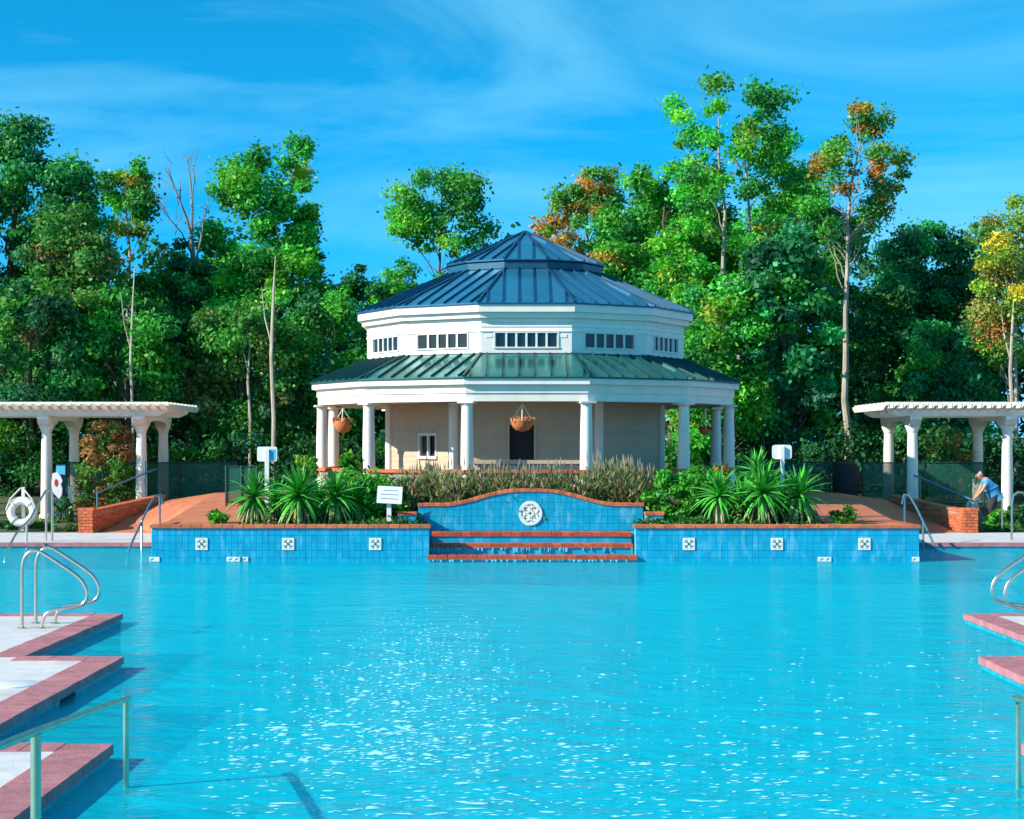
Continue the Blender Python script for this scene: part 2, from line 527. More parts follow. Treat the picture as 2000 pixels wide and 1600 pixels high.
random.seed(4)
def near_deck(sgn):
    mx_ = (lambda x: x) if sgn < 0 else mirx
    d = MB()
    rects = [(-16, -5.03, 17.5, 22.0), (-16, -4.0, 12.4, 17.5), (-16, -2.92, 8.0, 12.4), (-16, -1.85, 3.0, 8.0)]
    for i, (x0, x1, y0, y1) in enumerate(rects):
        xa, xb = sorted((mx_(x0), mx_(x1)))
        d.box(xa, xb, y0, y1, -1.25, .108)
    if sgn < 0:
        d.box(-16, 16.8, -6, 3.0, -1.25, .108)
    o = d.build('pool_deck', M['mortar'])
    tag(o, kind='structure')
    for (x0, x1, y0, y1) in rects:
        nx_, ny_ = round((min(x1, -1) - max(x0, -11)) / 1.5), max(1, round((y1 - y0) / 1.5))
        for ii in range(nx_):
            for jj in range(ny_):
                xa = max(x0, -11) + (x1 - max(x0, -11)) * ii / nx_; xb = max(x0, -11) + (x1 - max(x0, -11)) * (ii + 1) / nx_
                ya = y0 + (y1 - y0) * jj / ny_; yb = y0 + (y1 - y0) * (jj + 1) / ny_
                q = MB(); q.box(*sorted((mx_(xa + .006), mx_(xb - .006))), ya + .006, yb - .006, .1, .116 + random.uniform(0, .003)); q.build('deck_slab', M['deck'], o)
    band = MB()
    for i, (x0, x1, y0, y1) in enumerate(rects):
        x = mx_(x1)
        s = 1 if sgn < 0 else -1
        band.box(*sorted((x, x + .012 * s)), y0, y1, -1.2, .045)
        xp = -16 if i == 0 else rects[i - 1][1]
        band.box(*sorted((mx_(xp) + .013 * s, x - .001 * s)), y1, y1 + .012, -1.2, .045)
    band.build('tile_band', M['poolwall'], o)
    for i, (x0, x1, y0, y1) in enumerate(rects):
        xp = -11 if i == 0 else rects[i - 1][1]
        coping_run(o, (mx_(x1), y0 + (.0 if i < 3 else 0)), (mx_(x1), y1 + .0), 1 if sgn < 0 else -1)
        # back edge, stopping short of the corner stone
        coping_run(o, (mx_(xp), y1), (mx_(x1 - .31), y1), -1 if sgn < 0 else 1)
    return o
dl = near_deck(-1)
dr = near_deck(1)
# skimmer mouth in the left deck edge and skimmer lid on top
k = MB(); k.box(-3.99, -3.975, 15.15, 15.62, -.05, .048); k.build('skimmer_mouth', M['dark'], dl)
lid = MB(); c = P(18, 1337, 15.4); lid.lathe((c.x, 15.5, .113), [(.23, 0), (.23, .012), (.21, .02), (.0, .022)], 24)
lid.build('skimmer_lid', M['sign'], dl, True)

def far_deck(sgn):
    mx_ = (lambda x: x) if sgn < 0 else mirx
    d = MB()
    xa, xb = sorted((mx_(-40), mx_(-7.08)))
    d.box(xa, xb, 37.8, 42.6, -1.25, .113)
    o = d.build('pool_deck', M['deck'])
    tag(o, kind='structure')
    t = MB(); t.box(xa, xb, 37.788, 37.8, -1.2, .045); t.build('tile_band', M['poolwall'], o)
    coping_run(o, (mx_(-15.5), 37.8), (mx_(-7.1), 37.8), 1 if sgn < 0 else -1)
    return o
far_deck(-1); far_deck(1)

# ramps: ruled surface between a front and a back curve, solid down to the ground
FR = [(-10.2, 42.62, .125), (-9.0, 42.3, .14), (-7.1, 38.0, .5), (-7.0, 33.95, .668), (-5.5, 33.95, .69)]
BK = [(-10.2, 43.0, .15), (-9.9, 44.3, .42), (-9.3, 46.0, .80), (-8.0, 46.2, 1.0), (-5.7, 45.0, 1.10)]
def ramp(sgn):
    mx_ = (lambda x: x) if sgn < 0 else mirx
    N, K = 24, 10
    def samp(c, t):
        t *= len(c) - 1
        i = min(int(t), len(c) - 2)
        return Vector(c[i]).lerp(Vector(c[i + 1]), t - i)
    vs = []
    for i in range(N + 1):
        a, b_ = samp(FR, i / N), samp(BK, i / N)
        for j in range(K + 1):
            p = a.lerp(b_, j / K)
            vs.append((mx_(p.x), p.y, p.z))
    W = K + 1
    fs = [(i * W + j, (i + 1) * W + j, (i + 1) * W + j + 1, i * W + j + 1) for i in range(N) for j in range(K)]
    if sgn > 0: fs = [f[::-1] for f in fs]
    m = MB(); m.add(vs, fs)
    # skirts
    per = [i * W for i in range(N + 1)] + [N * W + j for j in range(1, W)] + [i * W + K for i in range(N - 1, -1, -1)]
    for a, b_ in zip(per, per[1:]):
        pa, pb = Vector(vs[a]), Vector(vs[b_])
        m.add([pa, pb, (pb.x, pb.y, 0), (pa.x, pa.y, 0)], [(0, 1, 2, 3)])
    o = m.build('ramp', M['ramp'])
    tag(o, kind='structure')
ramp(-1); ramp(1)

# planting bed behind the walls, rising to the pavilion floor
def bedz(y):
    t = min(1, max(0, (y - 34) / 5.0))
    return .65 + .43 * t * t * (3 - 2 * t)
m = MB()
ys = [33.85, 34.5, 35.42, 36, 37, 38, 39, 40, 46]
def sheet(x0, x1, ys_):
    for a, b_ in zip(ys_, ys_[1:]):
        m.add([(x0, a, bedz(a)), (x1, a, bedz(a)), (x1, b_, bedz(b_)), (x0, b_, bedz(b_))], [(0, 1, 2, 3)])
sheet(-5.6, -1.95, ys); sheet(2.75, 6.4, ys); sheet(-1.95, 2.75, ys[2:])
tag(m.build('planting_bed', M['soil']), kind='structure')

# ------------------------------------------------------------------ brick / tile piece meshes
def chamfer_tile(name, w, h, t, mtl, c=.006):
    mb = MB()
    mb.add([(-w/2, 0, -h/2), (w/2, 0, -h/2), (w/2, 0, h/2), (-w/2, 0, h/2),
            (-w/2, -t+c, -h/2), (w/2, -t+c, -h/2), (w/2, -t+c, h/2), (-w/2, -t+c, h/2),
            (-w/2+c, -t, -h/2+c), (w/2-c, -t, -h/2+c), (w/2-c, -t, h/2-c), (-w/2+c, -t, h/2-c)],
           [(0, 1, 5, 4), (1, 2, 6, 5), (2, 3, 7, 6), (3, 0, 4, 7), (4, 5, 9, 8), (5, 6, 10, 9), (6, 7, 11, 10), (7, 4, 8, 11), (8, 9, 10, 11)])
    return mb.mesh(name, mtl)
TW, TH = .12, .145
TILE = chamfer_tile('tile', TW - .006, TH - .006, .009, M['tile'], .003)
CB = MB()
def brickmesh(name, lx, ly, lz, mtl, c=.008):
    mb = MB()
    x, y = lx / 2, ly / 2
    mb.add([(-x, -y, 0), (x, -y, 0), (x, y, 0), (-x, y, 0), (-x, -y, lz - c), (x, -y, lz - c), (x, y, lz - c), (-x, y, lz - c),
            (-x + c, -y + c, lz), (x - c, -y + c, lz), (x - c, y - c, lz), (-x + c, y - c, lz)],
           [(0, 3, 2, 1), (0, 1, 5, 4), (1, 2, 6, 5), (2, 3, 7, 6), (3, 0, 4, 7), (4, 5, 9, 8), (5, 6, 10, 9), (6, 7, 11, 10), (7, 4, 8, 11), (8, 9, 10, 11)])
    return mb.mesh(name, mtl)
COPB = brickmesh('coping_brick', .192, .34, .065, M['brick'])
WETB = brickmesh('step_brick', .194, .34, .095, M['wetbrick'], .015)

YW = 33.6
def deco_tile(parent, x, z, y, s=.235):
    p = MB(); p.box(x - s/2, x + s/2, y - .016, y - .0005, z - s/2, z + s/2)
    d = p.build('deco_tile', M['emblem'], parent)
    q = MB()
    for a in range(4):
        t = PI / 4 + a * PI / 2
        cx, cz = x + .067 * math.cos(t), z + .067 * math.sin(t)
        pts = []
        for j in range(6):
            u = j * PI / 3
            rx, rz = .036 * math.cos(u), .016 * math.sin(u)
            pts.append((cx + rx * math.cos(t) - rz * math.sin(t), y - .0165, cz + rx * math.sin(t) + rz * math.cos(t)))
        q.prism(pts[::-1], (0, -.004, 0))
    q.build('petal_motif', M['brown'], d)
    q = MB()
    pts = [(x + .026 * math.cos(j * PI / 4), y - .0165, z + .026 * math.sin(j * PI / 4)) for j in range(8)]
    q.prism(pts[::-1], (0, -.005, 0))
    for a in range(8):
        t = a * PI / 4 + PI / 8
        pts = [(x + .088 * math.cos(t) + .010 * math.cos(j * PI / 3), y - .0165, z + .088 * math.sin(t) + .010 * math.sin(j * PI / 3)) for j in range(6)]
        q.prism(pts[::-1], (0, -.004, 0))
    q.build('centre_motif', M['glyph'], d)

def planter_wall(x0, x1, label, decos, marks, lo):
    o = thing('planter_wall', label, 'wall', ((x0 + x1) / 2, YW, 0))
    c = MB(); c.box(x0, x1, YW, YW + .24, -1.25, .66)
    ex = x0 if lo else x1
    c.box(*((ex, ex + .2) if lo else (ex - .2, ex)), YW + .245, 37.78, -1.25, .655)
    c.build('wall_core', M['grout'], o)
    n = round((x1 - x0) / TW)
    wstep = (x1 - x0) / n
    for r in range(5):
        z = .655 - TH * (r + .5)
        for k_ in range(n):
            x = x0 + wstep * (k_ + .5)
            if any(abs(x - dx) < .06 and abs(z - .36) < .06 for dx in decos):
                continue
            link('tile', TILE, o, (x, YW, z), (random.uniform(-.008, .008), 0, random.uniform(-.012, .012)), (wstep / TW, 1, 1))
    for dx in decos:
        deco_tile(o, dx, .35, YW - .012)
    for mx_, wd in marks:
        q = MB(); q.box(mx_ - wd / 2, mx_ + wd / 2, YW - .03, YW - .0125, .005, .095)
        mk = q.build('depth_marker', M['emblem'], o)
        q = MB()
        for j in range(2 if wd > .2 else 1):
            xx = mx_ - wd * .22 + j * wd * .45
            q.bar((xx - .03, YW - .0315, .03), (xx + .03, YW - .0315, .07), .003, .018, Vector((0, -1, 0)).cross(Vector((1, 0, 0))))
        q.build('marking', M['glyph'], mk)
    n = round((x1 - x0 + .06) / .2)
    for k_ in range(n):
        x = x0 - .03 + (x1 - x0 + .06) * (k_ + .5) / n
        link('coping_brick', COPB, o, (x, YW + .12, .66 + random.uniform(-.003, .003)), (0, 0, random.uniform(-.01, .01)), ((x1 - x0 + .06) / n / .2, 1, 1))
    # return along the ramp
    for k_ in range(18):
        link('coping_brick', COPB, o, (ex + (.12 if lo else -.12), YW + .42 + k_ * .2, .65 + random.uniform(-.003, .003)), (0, 0, PI / 2), (1, .9, 1))
    return o
def wx(px): return (px - 1000) * YW / F
random.seed(7)
planter_wall(wx(296), wx(838), 'blue tiled planter wall with three floral tiles, left of the cascade', [wx(394), wx(563), wx(733)], [(wx(456), .26), (wx(480), .1), (wx(302), .2)], True)
planter_wall(wx(1241), wx(1795), 'blue tiled planter wall with three floral tiles, right of the cascade', [wx(1345), wx(1517), wx(1688)], [(wx(1610), .26), (wx(1788), .14)], False)

# ------------------------------------------------------------------ cascade steps
xl, xr = wx(838) + .004, wx(1241) - .004
cs = thing('cascade_steps', 'three brick-edged water cascade steps between the blue planter walls', 'steps', ((xl + xr) / 2, YW, 0))
steps = [(YW - .06, .13), (YW + .5, .33), (YW + 1.0, .535)]
for i, (y, z) in enumerate(steps):
    x0, x1 = (xl - .035, xr + .035) if i == 0 else (xl, xr)
    yb = 35.2
    m = MB()
    if i == 0:
        m.box(x0, x1, y, YW - .001, -1.25, z - .062)
        m.box(xl, xr, YW - .002, yb, -1.25, z - .063)
    else:
        m.box(xl + .001 * i, xr - .001 * i, y, yb - .001 * i, z - .25, z - .062)
    s_ = m.build('step', M['tile'], cs)
    n = round((x1 - x0) / .2)
    for k_ in range(n):
        x = x0 + (x1 - x0) * (k_ + .5) / n
        link('step_brick', WETB, s_, (x, y + .13, z - .09 + random.uniform(-.004, .004)), (0, 0, random.uniform(-.02, .02)), ((x1 - x0) / n / .2, .95, 1))
    # pool of water lying on the step behind the nosing
    yn = steps[i + 1][0] if i < 2 else 35.19
    q = MB(); q.box(x0 + .02 if i else xl + .02, x1 - .02 if i else xr - .02, y + .26, yn - .004, z - .055, z - .012)
    q.build('step_water', M['water'], s_)
# falling trickles of foam on the risers
random.seed(3)
for i, (y, z) in enumerate(steps[:2]):
    m = MB()
    x = xl
    while x < xr - .05:
        wdt = random.uniform(.01, .06)
        if random.random() < .6:
            zb = z - .09 - random.uniform(.03, .11)
            if i == 0: zb = max(zb, .005)
            x1 = min(x + wdt, xr)
            m.add([(x, y - .036, z - .085), (x1, y - .036, z - .085), (x1 - .01, y - .045, zb), (x + .012, y - .045, zb), (x, y - .012, z - .085), (x1, y - .012, z - .085), (x1 - .01, y - .012, zb), (x + .012, y - .012, zb)],
                  [(0, 1, 2, 3), (7, 6, 5, 4), (0, 4, 5, 1), (3, 2, 6, 7), (0, 3, 7, 4), (1, 5, 6, 2)])
        x += wdt + random.uniform(.0, .06)
    tr_ = m.build('water_trickle', M['trickle'], cs)
    tr_['kind'] = 'stuff'

# ------------------------------------------------------------------ arched fountain wall
YA = 35.2
def ax_(px): return (px - 1000) * YA / F
def az_(py): return EYE + (870 - py) * YA / F
AC = ax_(1036)
def arch_top(x):
    d = abs(x - AC)
    zlow, zhi = az_(989), az_(961)
    d0, d1 = 1.72, .25
    if d >= d0: return zlow
    t = (d0 - d) / (d0 - d1) if d > d1 else 1
    t = max(0, min(1, t))
    s = math.sin(t * PI / 2) if t > .45 else None
    sm = t * t * (3 - 2 * t)
    return zlow + (zhi - zlow) * (sm * .75 + .25 * math.sin(t * PI / 2))
xa0, xa1 = ax_(817), ax_(1256)
fw = thing('fountain_wall', 'arched blue tiled fountain wall with white round emblem behind the cascade', 'wall', (AC, YA, .5))
N = 80
poly = [(xa0, YA, .2)] + [(xa1, YA, .2)] + [(xa1 - (xa1 - xa0) * i / N, YA, arch_top(xa1 - (xa1 - xa0) * i / N)) for i in range(N + 1)]
m = MB()
for i in range(N):
    a, b_ = xa0 + (xa1 - xa0) * i / N, xa0 + (xa1 - xa0) * (i + 1) / N
    m.add([(a, YA, .2), (b_, YA, .2), (b_, YA, arch_top(b_)), (a, YA, arch_top(a)), (a, YA + .2, .2), (b_, YA + .2, .2), (b_, YA + .2, arch_top(b_)), (a, YA + .2, arch_top(a))],
          [(0, 1, 2, 3), (7, 6, 5, 4), (3, 2, 6, 7)])
m.add([(xa0, YA, .2), (xa0, YA, arch_top(xa0)), (xa0, YA + .2, arch_top(xa0)), (xa0, YA + .2, .2)], [(0, 1, 2, 3)][::1])
m.add([(xa1, YA, .2), (xa1, YA, arch_top(xa1)), (xa1, YA + .2, arch_top(xa1)), (xa1, YA + .2, .2)], [(3, 2, 1, 0)])
m.build('wall_core', M['grout'], fw)
n = round((xa1 - xa0) / TW)
ws = (xa1 - xa0) / n
for k_ in range(n):
    x = xa0 + ws * (k_ + .5)
    z0 = .53
    r = 0
    while True:
        zc = z0 + TH * (r + .5)
        top = min(arch_top(x - ws * .48), arch_top(x + ws * .48)) - .004
        if zc + TH / 2 <= top:
            link('tile', TILE, fw, (x, YA, zc), (random.uniform(-.008, .008), 0, random.uniform(-.012, .012)), (ws / TW, 1, 1))
        else:
            za = zc - TH / 2 + .004
            l, rr = arch_top(x - ws * .47) - .004, arch_top(x + ws * .47) - .004
            if min(l, rr) - za > .015:
                q = MB()
                q.prism([(x - ws * .47, YA - .012, za), (x + ws * .47, YA - .012, za), (x + ws * .47, YA - .012, rr), (x - ws * .47, YA - .012, l)][::-1], (0, .012, 0))
                q.build('tile', M['tile'], fw)
            break
        r += 1
# brick coping following the curve
s_tot = 0
pts = [Vector((xa0 - .02 + (xa1 - xa0 + .04) * i / 400, YA + .1, 0)) for i in range(401)]
for p in pts: p.z = arch_top(p.x)
acc, last = 0, 0
for i in range(1, 401):
    acc += (pts[i] - pts[i - 1]).length
    if acc >= .115 or i == 400:
        a, b_ = pts[last], pts[i]
        mid = (a + b_) / 2
        ang = math.atan2(b_.z - a.z, b_.x - a.x)
        link('coping_brick', COPB, fw, (mid.x, mid.y, mid.z + .001), (0, -ang, 0), (acc / .2, .82, 1.0 + random.uniform(-.05, .1)))
        acc, last = 0, i
# emblem
em_c = P(1036, 1003, YA)
er = .24
m = MB()
def ring(mb, cx, cz, r0, r1, y, t, seg=40):
    for i in range(seg):
        a, b_ = 2 * PI * i / seg, 2 * PI * (i + 1) / seg
        f = lambda r, u: (cx + r * math.cos(u), y, cz + r * math.sin(u))
        q = [f(r0, a), f(r1, a), f(r1, b_), f(r0, b_)]
        mb.add(q + [(p[0], y - t, p[2]) for p in q], [(4, 5, 6, 7), (1, 2, 6, 5), (0, 4, 7, 3)])
y = YA - .0125
emb = MB()
emb.prism([(em_c.x + er * 1.0 * math.cos(2 * PI * i / 40), y, em_c.z + er * 1.08 * math.sin(2 * PI * i / 40)) for i in range(40)][::-1], (0, -.012, 0))
eo = emb.build('emblem', M['emblem'], fw)
m = MB(); ring(m, em_c.x, em_c.z, er * .80, er * 1.0, y - .0125, .016)
for a in range(4):
    t = a * PI / 2 + PI / 4
    ring(m, em_c.x + er * .46 * math.cos(t), em_c.z + er * .46 * math.sin(t), er * .24, er * .36, y - .0125, .014, 20)
ring(m, em_c.x, em_c.z, er * .16, er * .30, y - .0125, .018, 20)
m.build('scrollwork', M['emblem'], eo)
m = MB()
for a in range(12):
    t = a * PI / 6 + PI / 12
    rr = er * (.70 if a % 3 != 1 else .60)
    cx, cz = em_c.x + rr * math.cos(t), em_c.z + rr * math.sin(t)
    m.obox((cx, y - .0145, cz), Vector((math.cos(t), 0, math.sin(t))), Vector((0, 1, 0)), Vector((-math.sin(t), 0, math.cos(t))), er * .14, .006, er * .10)
for a in range(4):
    t = a * PI / 2 + PI / 4
    m.obox((em_c.x + er * .06 * math.cos(t), y - .0145, em_c.z + er * .06 * math.sin(t)), Vector((math.cos(t), 0, math.sin(t))), Vector((0, 1, 0)), Vector((-math.sin(t), 0, math.cos(t))), er * .1, .006 + .001 * a, er * .06)
m.build('cut_out', M['glyph'], eo)

# small stepped piers at both ends of the fountain wall
for sx, lab in ((-1, 'low blue pier with brick cap at left end of the fountain wall'), (1, 'low blue pier with brick cap at right end of the fountain wall')):
    xe = xa0 - .21 if sx < 0 else xa1 + .21
    o = thing('garden_pier', lab, 'pier', (xe, YA - .1, .6), 'stepped piers beside the fountain wall')
    m = MB(); m.box(xe - .18, xe + .18, YA - .35, YA - .001, .5, .86); m.build('pier_core', M['grout'], o)
    for r in range(2):
        for k_ in range(2):
            link('tile', TILE, o, (xe - .09 + .18 * k_, YA - .35, .60 + .15 * r), None, (1.46, 1, 1))
    for k_ in range(2):
        link('coping_brick', COPB, o, (xe - .1 + .2 * k_, YA - .2, .86), (0, 0, random.uniform(-.02, .02)), (1, 1.05, 1))

# ------------------------------------------------------------------ pavilion
pav = thing('pavilion', 'white twelve-sided pavilion with two-tier standing seam metal roof', 'pavilion', (AXP, CY, .5))
R15, C15, S15 = math.radians(15), math.cos(math.radians(15)), math.sin(math.radians(15))
def pv(R, deg, z):
    a = math.radians(deg)
    return Vector((AXP + R * math.sin(a), CY - R * math.cos(a), z))
def fac(i):
    a = math.radians(30 * i)
    return Vector((math.cos(a), math.sin(a), 0)), Vector((math.sin(a), -math.cos(a), 0))   # tangent (to the right), outward normal
ALL = list(range(-5, 7))
FRONT = [-3, -2, -1, 0, 1, 2, 3]
def ring_seg(name, Ro, Ri, z0, z1, i, mtl, parent):
    d0, d1 = 30 * i - 15, 30 * i + 15
    q = [pv(Ro, d0, z0), pv(Ro, d1, z0), pv(Ri, d1, z0), pv(Ri, d0, z0)]
    m = MB(); m.prism(q, (0, 0, z1 - z0))
    return m.build(name, mtl, parent)
UP = Vector((0, 0, 1))
# floor slab
m = MB(); m.prism([pv(5.55, 30 * i + 15, .1) for i in range(12)], (0, 0, .99)); m.build('floor_slab', M['mortar'], pav)
# entablature, fascias, upper wall
for i in ALL:
    ring_seg('architrave', 5.255, 5.05, 3.264, 3.446, i, M['white'], pav)
    ring_seg('frieze', 5.285, 5.02, 3.447, 3.636, i, M['white'], pav)
    ring_seg('fascia', 5.405, 5.0, 3.638, 3.768, i, M['white'], pav)
    ring_seg('upper_fascia', 4.268, 3.8, 5.335, 5.505, i, M['white'], pav)
    ring_seg('bed_moulding', 4.165, 3.8, 5.205, 5.333, i, M['white'], pav)
    if i not in FRONT:
        ring_seg('upper_wall', 4.035, 3.9, 4.36, 5.205, i, M['siding'], pav)
m = MB(); m.prism([pv(5.04, 30 * i + 15, 3.30) for i in range(12)], (0, 0, .04)); m.build('porch_ceiling', M['ceiling'], pav)
for i in FRONT:
    t, n_ = fac(i)
    ap = 4.035 * C15
    side = 2 * 4.035 * S15
    c0 = Vector((AXP, CY, 0))
    # backing wall
    ring_seg('wall_backing', 4.0, 3.9, 4.36, 5.205, i, M['siding'], pav)
    # siding boards above the window band
    for r in range(3):
        z = 4.905 + .1 * r
        m = MB()
        pa, pb = pv(4.05, 30 * i - 15, z), pv(4.05, 30 * i + 15, z)
        qa, qb = pv(4.03, 30 * i - 15, z + .098), pv(4.03, 30 * i + 15, z + .098)
        ia, ib = pv(4.001, 30 * i - 15, z), pv(4.001, 30 * i + 15, z)
        ja, jb = pv(4.001, 30 * i - 15, z + .098), pv(4.001, 30 * i + 15, z + .098)
        m.add([pa, pb, qb, qa, ia, ib, jb, ja], [(0, 1, 2, 3), (0, 4, 5, 1), (3, 2, 6, 7), (0, 3, 7, 4), (1, 5, 6, 2)])
        m.build('siding_board', M['siding'], pav)
    # window band: stiles and panels round a ribbon window
    npan = 6 if i == 0 else 5
    pw = .232 if i == 0 else .265
    Wd = npan * pw + .04
    wz0, wz1 = 4.545, 4.865
    wcx = 0.0
    def slab(name, u0, u1, z0, z1, d0, d1, mtl, par):
        mb = MB()
        cc = c0 + t * ((u0 + u1) / 2) + n_ * (ap + (d0 + d1) / 2) + UP * ((z0 + z1) / 2)
        mb.obox(cc, t, n_, UP, u1 - u0, d1 - d0, z1 - z0)
        return mb.build(name, mtl, par)
    slab('sill_panel', -side / 2, side / 2, 4.40, wz0 - .001, -.03, .0, M['siding'], pav)
    slab('end_panel', -side / 2, -Wd / 2 - .001, wz0, 4.90, -.03, -.002, M['siding'], pav)
    slab('end_panel', Wd / 2 + .001, side / 2, wz0, 4.90, -.03, -.002, M['siding'], pav)
    slab('trim_board', -side / 2, side / 2, 4.893, 4.912, -.02, .025, M['white'], pav)
    wn = slab('window', -Wd / 2 - .03, Wd / 2 + .03, wz1, 4.892, -.025, .018, M['frame'], pav)
    slab('sill', -Wd / 2 - .04, Wd / 2 + .04, wz0 - .035, wz0 - .002, .001, .03, M['frame'], wn)
    slab('frame', -Wd / 2 - .03, -Wd / 2, wz0 - .001, wz1 - .001, -.02, .018, M['frame'], wn)
    slab('frame', Wd / 2, Wd / 2 + .03, wz0 - .001, wz1 - .001, -.02, .018, M['frame'], wn)
    for k_ in range(npan):
        u = -Wd / 2 + .02 + pw * (k_ + .5)
        slab('pane', u - pw / 2, u + pw / 2, wz0, wz1 - .001, -.032, -.026, M['glass'], wn)
        if k_ < npan - 1:
            slab('mullion', u + pw / 2 - .024, u + pw / 2 + .024, wz0, wz1 - .001, -.0255, .010, M['frame'], wn)
    if i == 0:
        slab('vent_plate', -.93, -.78, 4.76, 4.83, -.001, .01, M['white'], pav)
        slab('vent_plate', .78, .93, 4.76, 4.83, -.001, .01, M['white'], pav)

# standing seam roofs
def roof(name, R1, z1, R2, z2, mtl, smtl, spacing, drip, label=None):
    rb = MB()
    # under-layer, a shade below the panels
    vs = [pv(R1 - .02, 30 * k_ + 15, z1 - .03) for k_ in range(12)] + [pv(max(R2 - .02, .01), 30 * k_ + 15, z2 - .03) for k_ in range(12)]
    rb.add(vs, [(k_, (k_ + 1) % 12, 12 + (k_ + 1) % 12, 12 + k_) for k_ in range(12)])
    ro = rb.build(name, smtl, pav)
    for i in ALL:
        t, n_ = fac(i)
        a1, a2 = R1 * C15, R2 * C15
        s1, s2 = R1 * S15, R2 * S15
        base = Vector((AXP, CY, z1)) + n_ * a1
        vv = n_ * (a2 - a1) + UP * (z2 - z1)
        L = vv.length
        vh = vv / L
        nn = t.cross(vh).normalized()
        if nn.z < 0: nn = -nn
        vmax = lambda u: L if abs(u) <= s2 else L * (s1 - abs(u)) / (s1 - s2)
        at = lambda u, v: base + t * u + vh * v
        if i in FRONT:
            nb = int(s1 / spacing + .5)
            us = [-s1] + [(k_ - nb + .5) * spacing for k_ in range(2 * nb) if abs((k_ - nb + .5) * spacing) < s1 - .04] + [s1]
        else:
            us = [-s1, s1]
        for ua, ub in zip(us, us[1:]):
            g_ = .004
            ua2, ub2 = ua + g_, ub - g_
            pts_ = [(ua2, 0), (ub2, 0)]
            if vmax(ub2) > .01: pts_.append((ub2, vmax(ub2)))
            br = [u for u in (s2, -s2) if ua2 < u < ub2]
            for u in br: pts_.append((u, L))
            if vmax(ua2) > .01: pts_.append((ua2, vmax(ua2)))
            if len(pts_) < 3: continue
            mb = MB(); mb.prism([at(u, v) - nn * .012 for u, v in pts_], nn * .012)
            mb.build('roof_panel', mtl, ro)
        for u in us[1:-1]:
            mb = MB(); mb.bar(at(u, .03) + nn * .02, at(u, vmax(u) - .01) + nn * .02, .028, .042, nn)
            mb.build('seam', smtl, ro)
    for k_ in range(12):
        a = pv(R1, 30 * k_ + 15, z1) + UP * .018
        b_ = pv(max(R2, .02), 30 * k_ + 15, z2) + UP * .018
        mb = MB(); mb.bar(a, b_, .06, .045); mb.build('hip_cap', smtl, ro)
    if drip:
        for i in ALL:
            ring_seg('drip_edge', R1 + .012, R1 - .06, z1 - .034, z1 - .012, i, smtl, ro)
    return ro
rl = roof('lower_roof', 5.44, 3.805, 4.06, 4.385, M['roof_lo'], M['seam_lo'], .36, True)
for i in ALL: ring_seg('apron_flashing', 4.075, 4.036, 4.36, 4.40 if i else 4.401, i, M['seam_lo'], rl)
ru = roof('upper_roof', 4.30, 5.542, 1.90, 6.58, M['roof_hi'], M['seam_hi'], .36, True)
cup = MB(); cup.prism([pv(1.86, 30 * k_ + 15, 6.50) for k_ in range(12)], (0, 0, .22)); cu = cup.build('cupola', M['seam_hi'], pav)
for i in ALL: ring_seg('cupola_band', 1.99, 1.87, 6.555, 6.72, i, M['band'], cu)
rt = roof('cupola_roof', 2.03, 6.775, .03, 7.66, M['roof_hi'], M['seam_hi'], .36, True)

# columns
CPROF = [(.15, 0), (.148, .5), (.140, 1.3), (.122, 2.02)]
for k_ in range(12):
    c = pv(5.15, 30 * k_ + 15, 0)
    m = MB(); m.lathe((c.x, c.y, 1.19), CPROF, 20)
    co = m.build('column', M['column'], pav, True)
    m = MB(); m.lathe((c.x, c.y, 1.09), [(.19, 0), (.19, .05), (.165, .07), (.165, .1)], 20); m.build('column_base', M['column'], co, True)
    m = MB(); m.lathe((c.x, c.y, 3.16), [(.122, .0), (.14, .015), (.14, .03), (.125, .035), (.155, .06)], 20)
    a = math.radians(30 * k_ + 15)
    m.obox((c.x, c.y, 3.241), Vector((math.cos(a), math.sin(a), 0)), Vector((-math.sin(a), math.cos(a), 0)), UP, .36, .36, .042)
    m.build('capital', M['column'], co)
# low parapet between the columns with a brick cap
for i in (-3, -2, -1, 0, 1, 2, 3):
    ring_seg('parapet', 5.24, 5.08, 1.09, 1.655, i, M['parapet'], pav)
    ring_seg('parapet_cap', 5.31, 5.0, 1.657, 1.735, i, M['brick'], pav)
# bar counter in the front bay
m = MB(); m.box(AXP - 1.22, AXP + 1.22, 38.75, 39.25, 1.862, 1.945); ct = m.build('bar_counter', M['room'], pav)
m = MB(); m.box(AXP - 1.18, AXP + 1.18, 38.85, 38.95, 1.09, 1.86); m.build('counter_front', M['ceiling'], ct)
# hexagonal room
HR = 3.4
def hv(deg, z, R=HR):
    a = math.radians(deg)
    return Vector((AXP + R * math.sin(a), CY - R * math.cos(a), z))
core = MB()
room = None
hx = {}
for i in range(6):
    a = math.radians(60 * i)
    hx[i] = (Vector((math.cos(a), math.sin(a), 0)), Vector((math.sin(a), -math.cos(a), 0)))
hap = HR * math.cos(math.radians(30))
openings = {0: (-.30, .30, 1.09, 2.76), 5: (-.52, .62, 2.02, 2.53)}
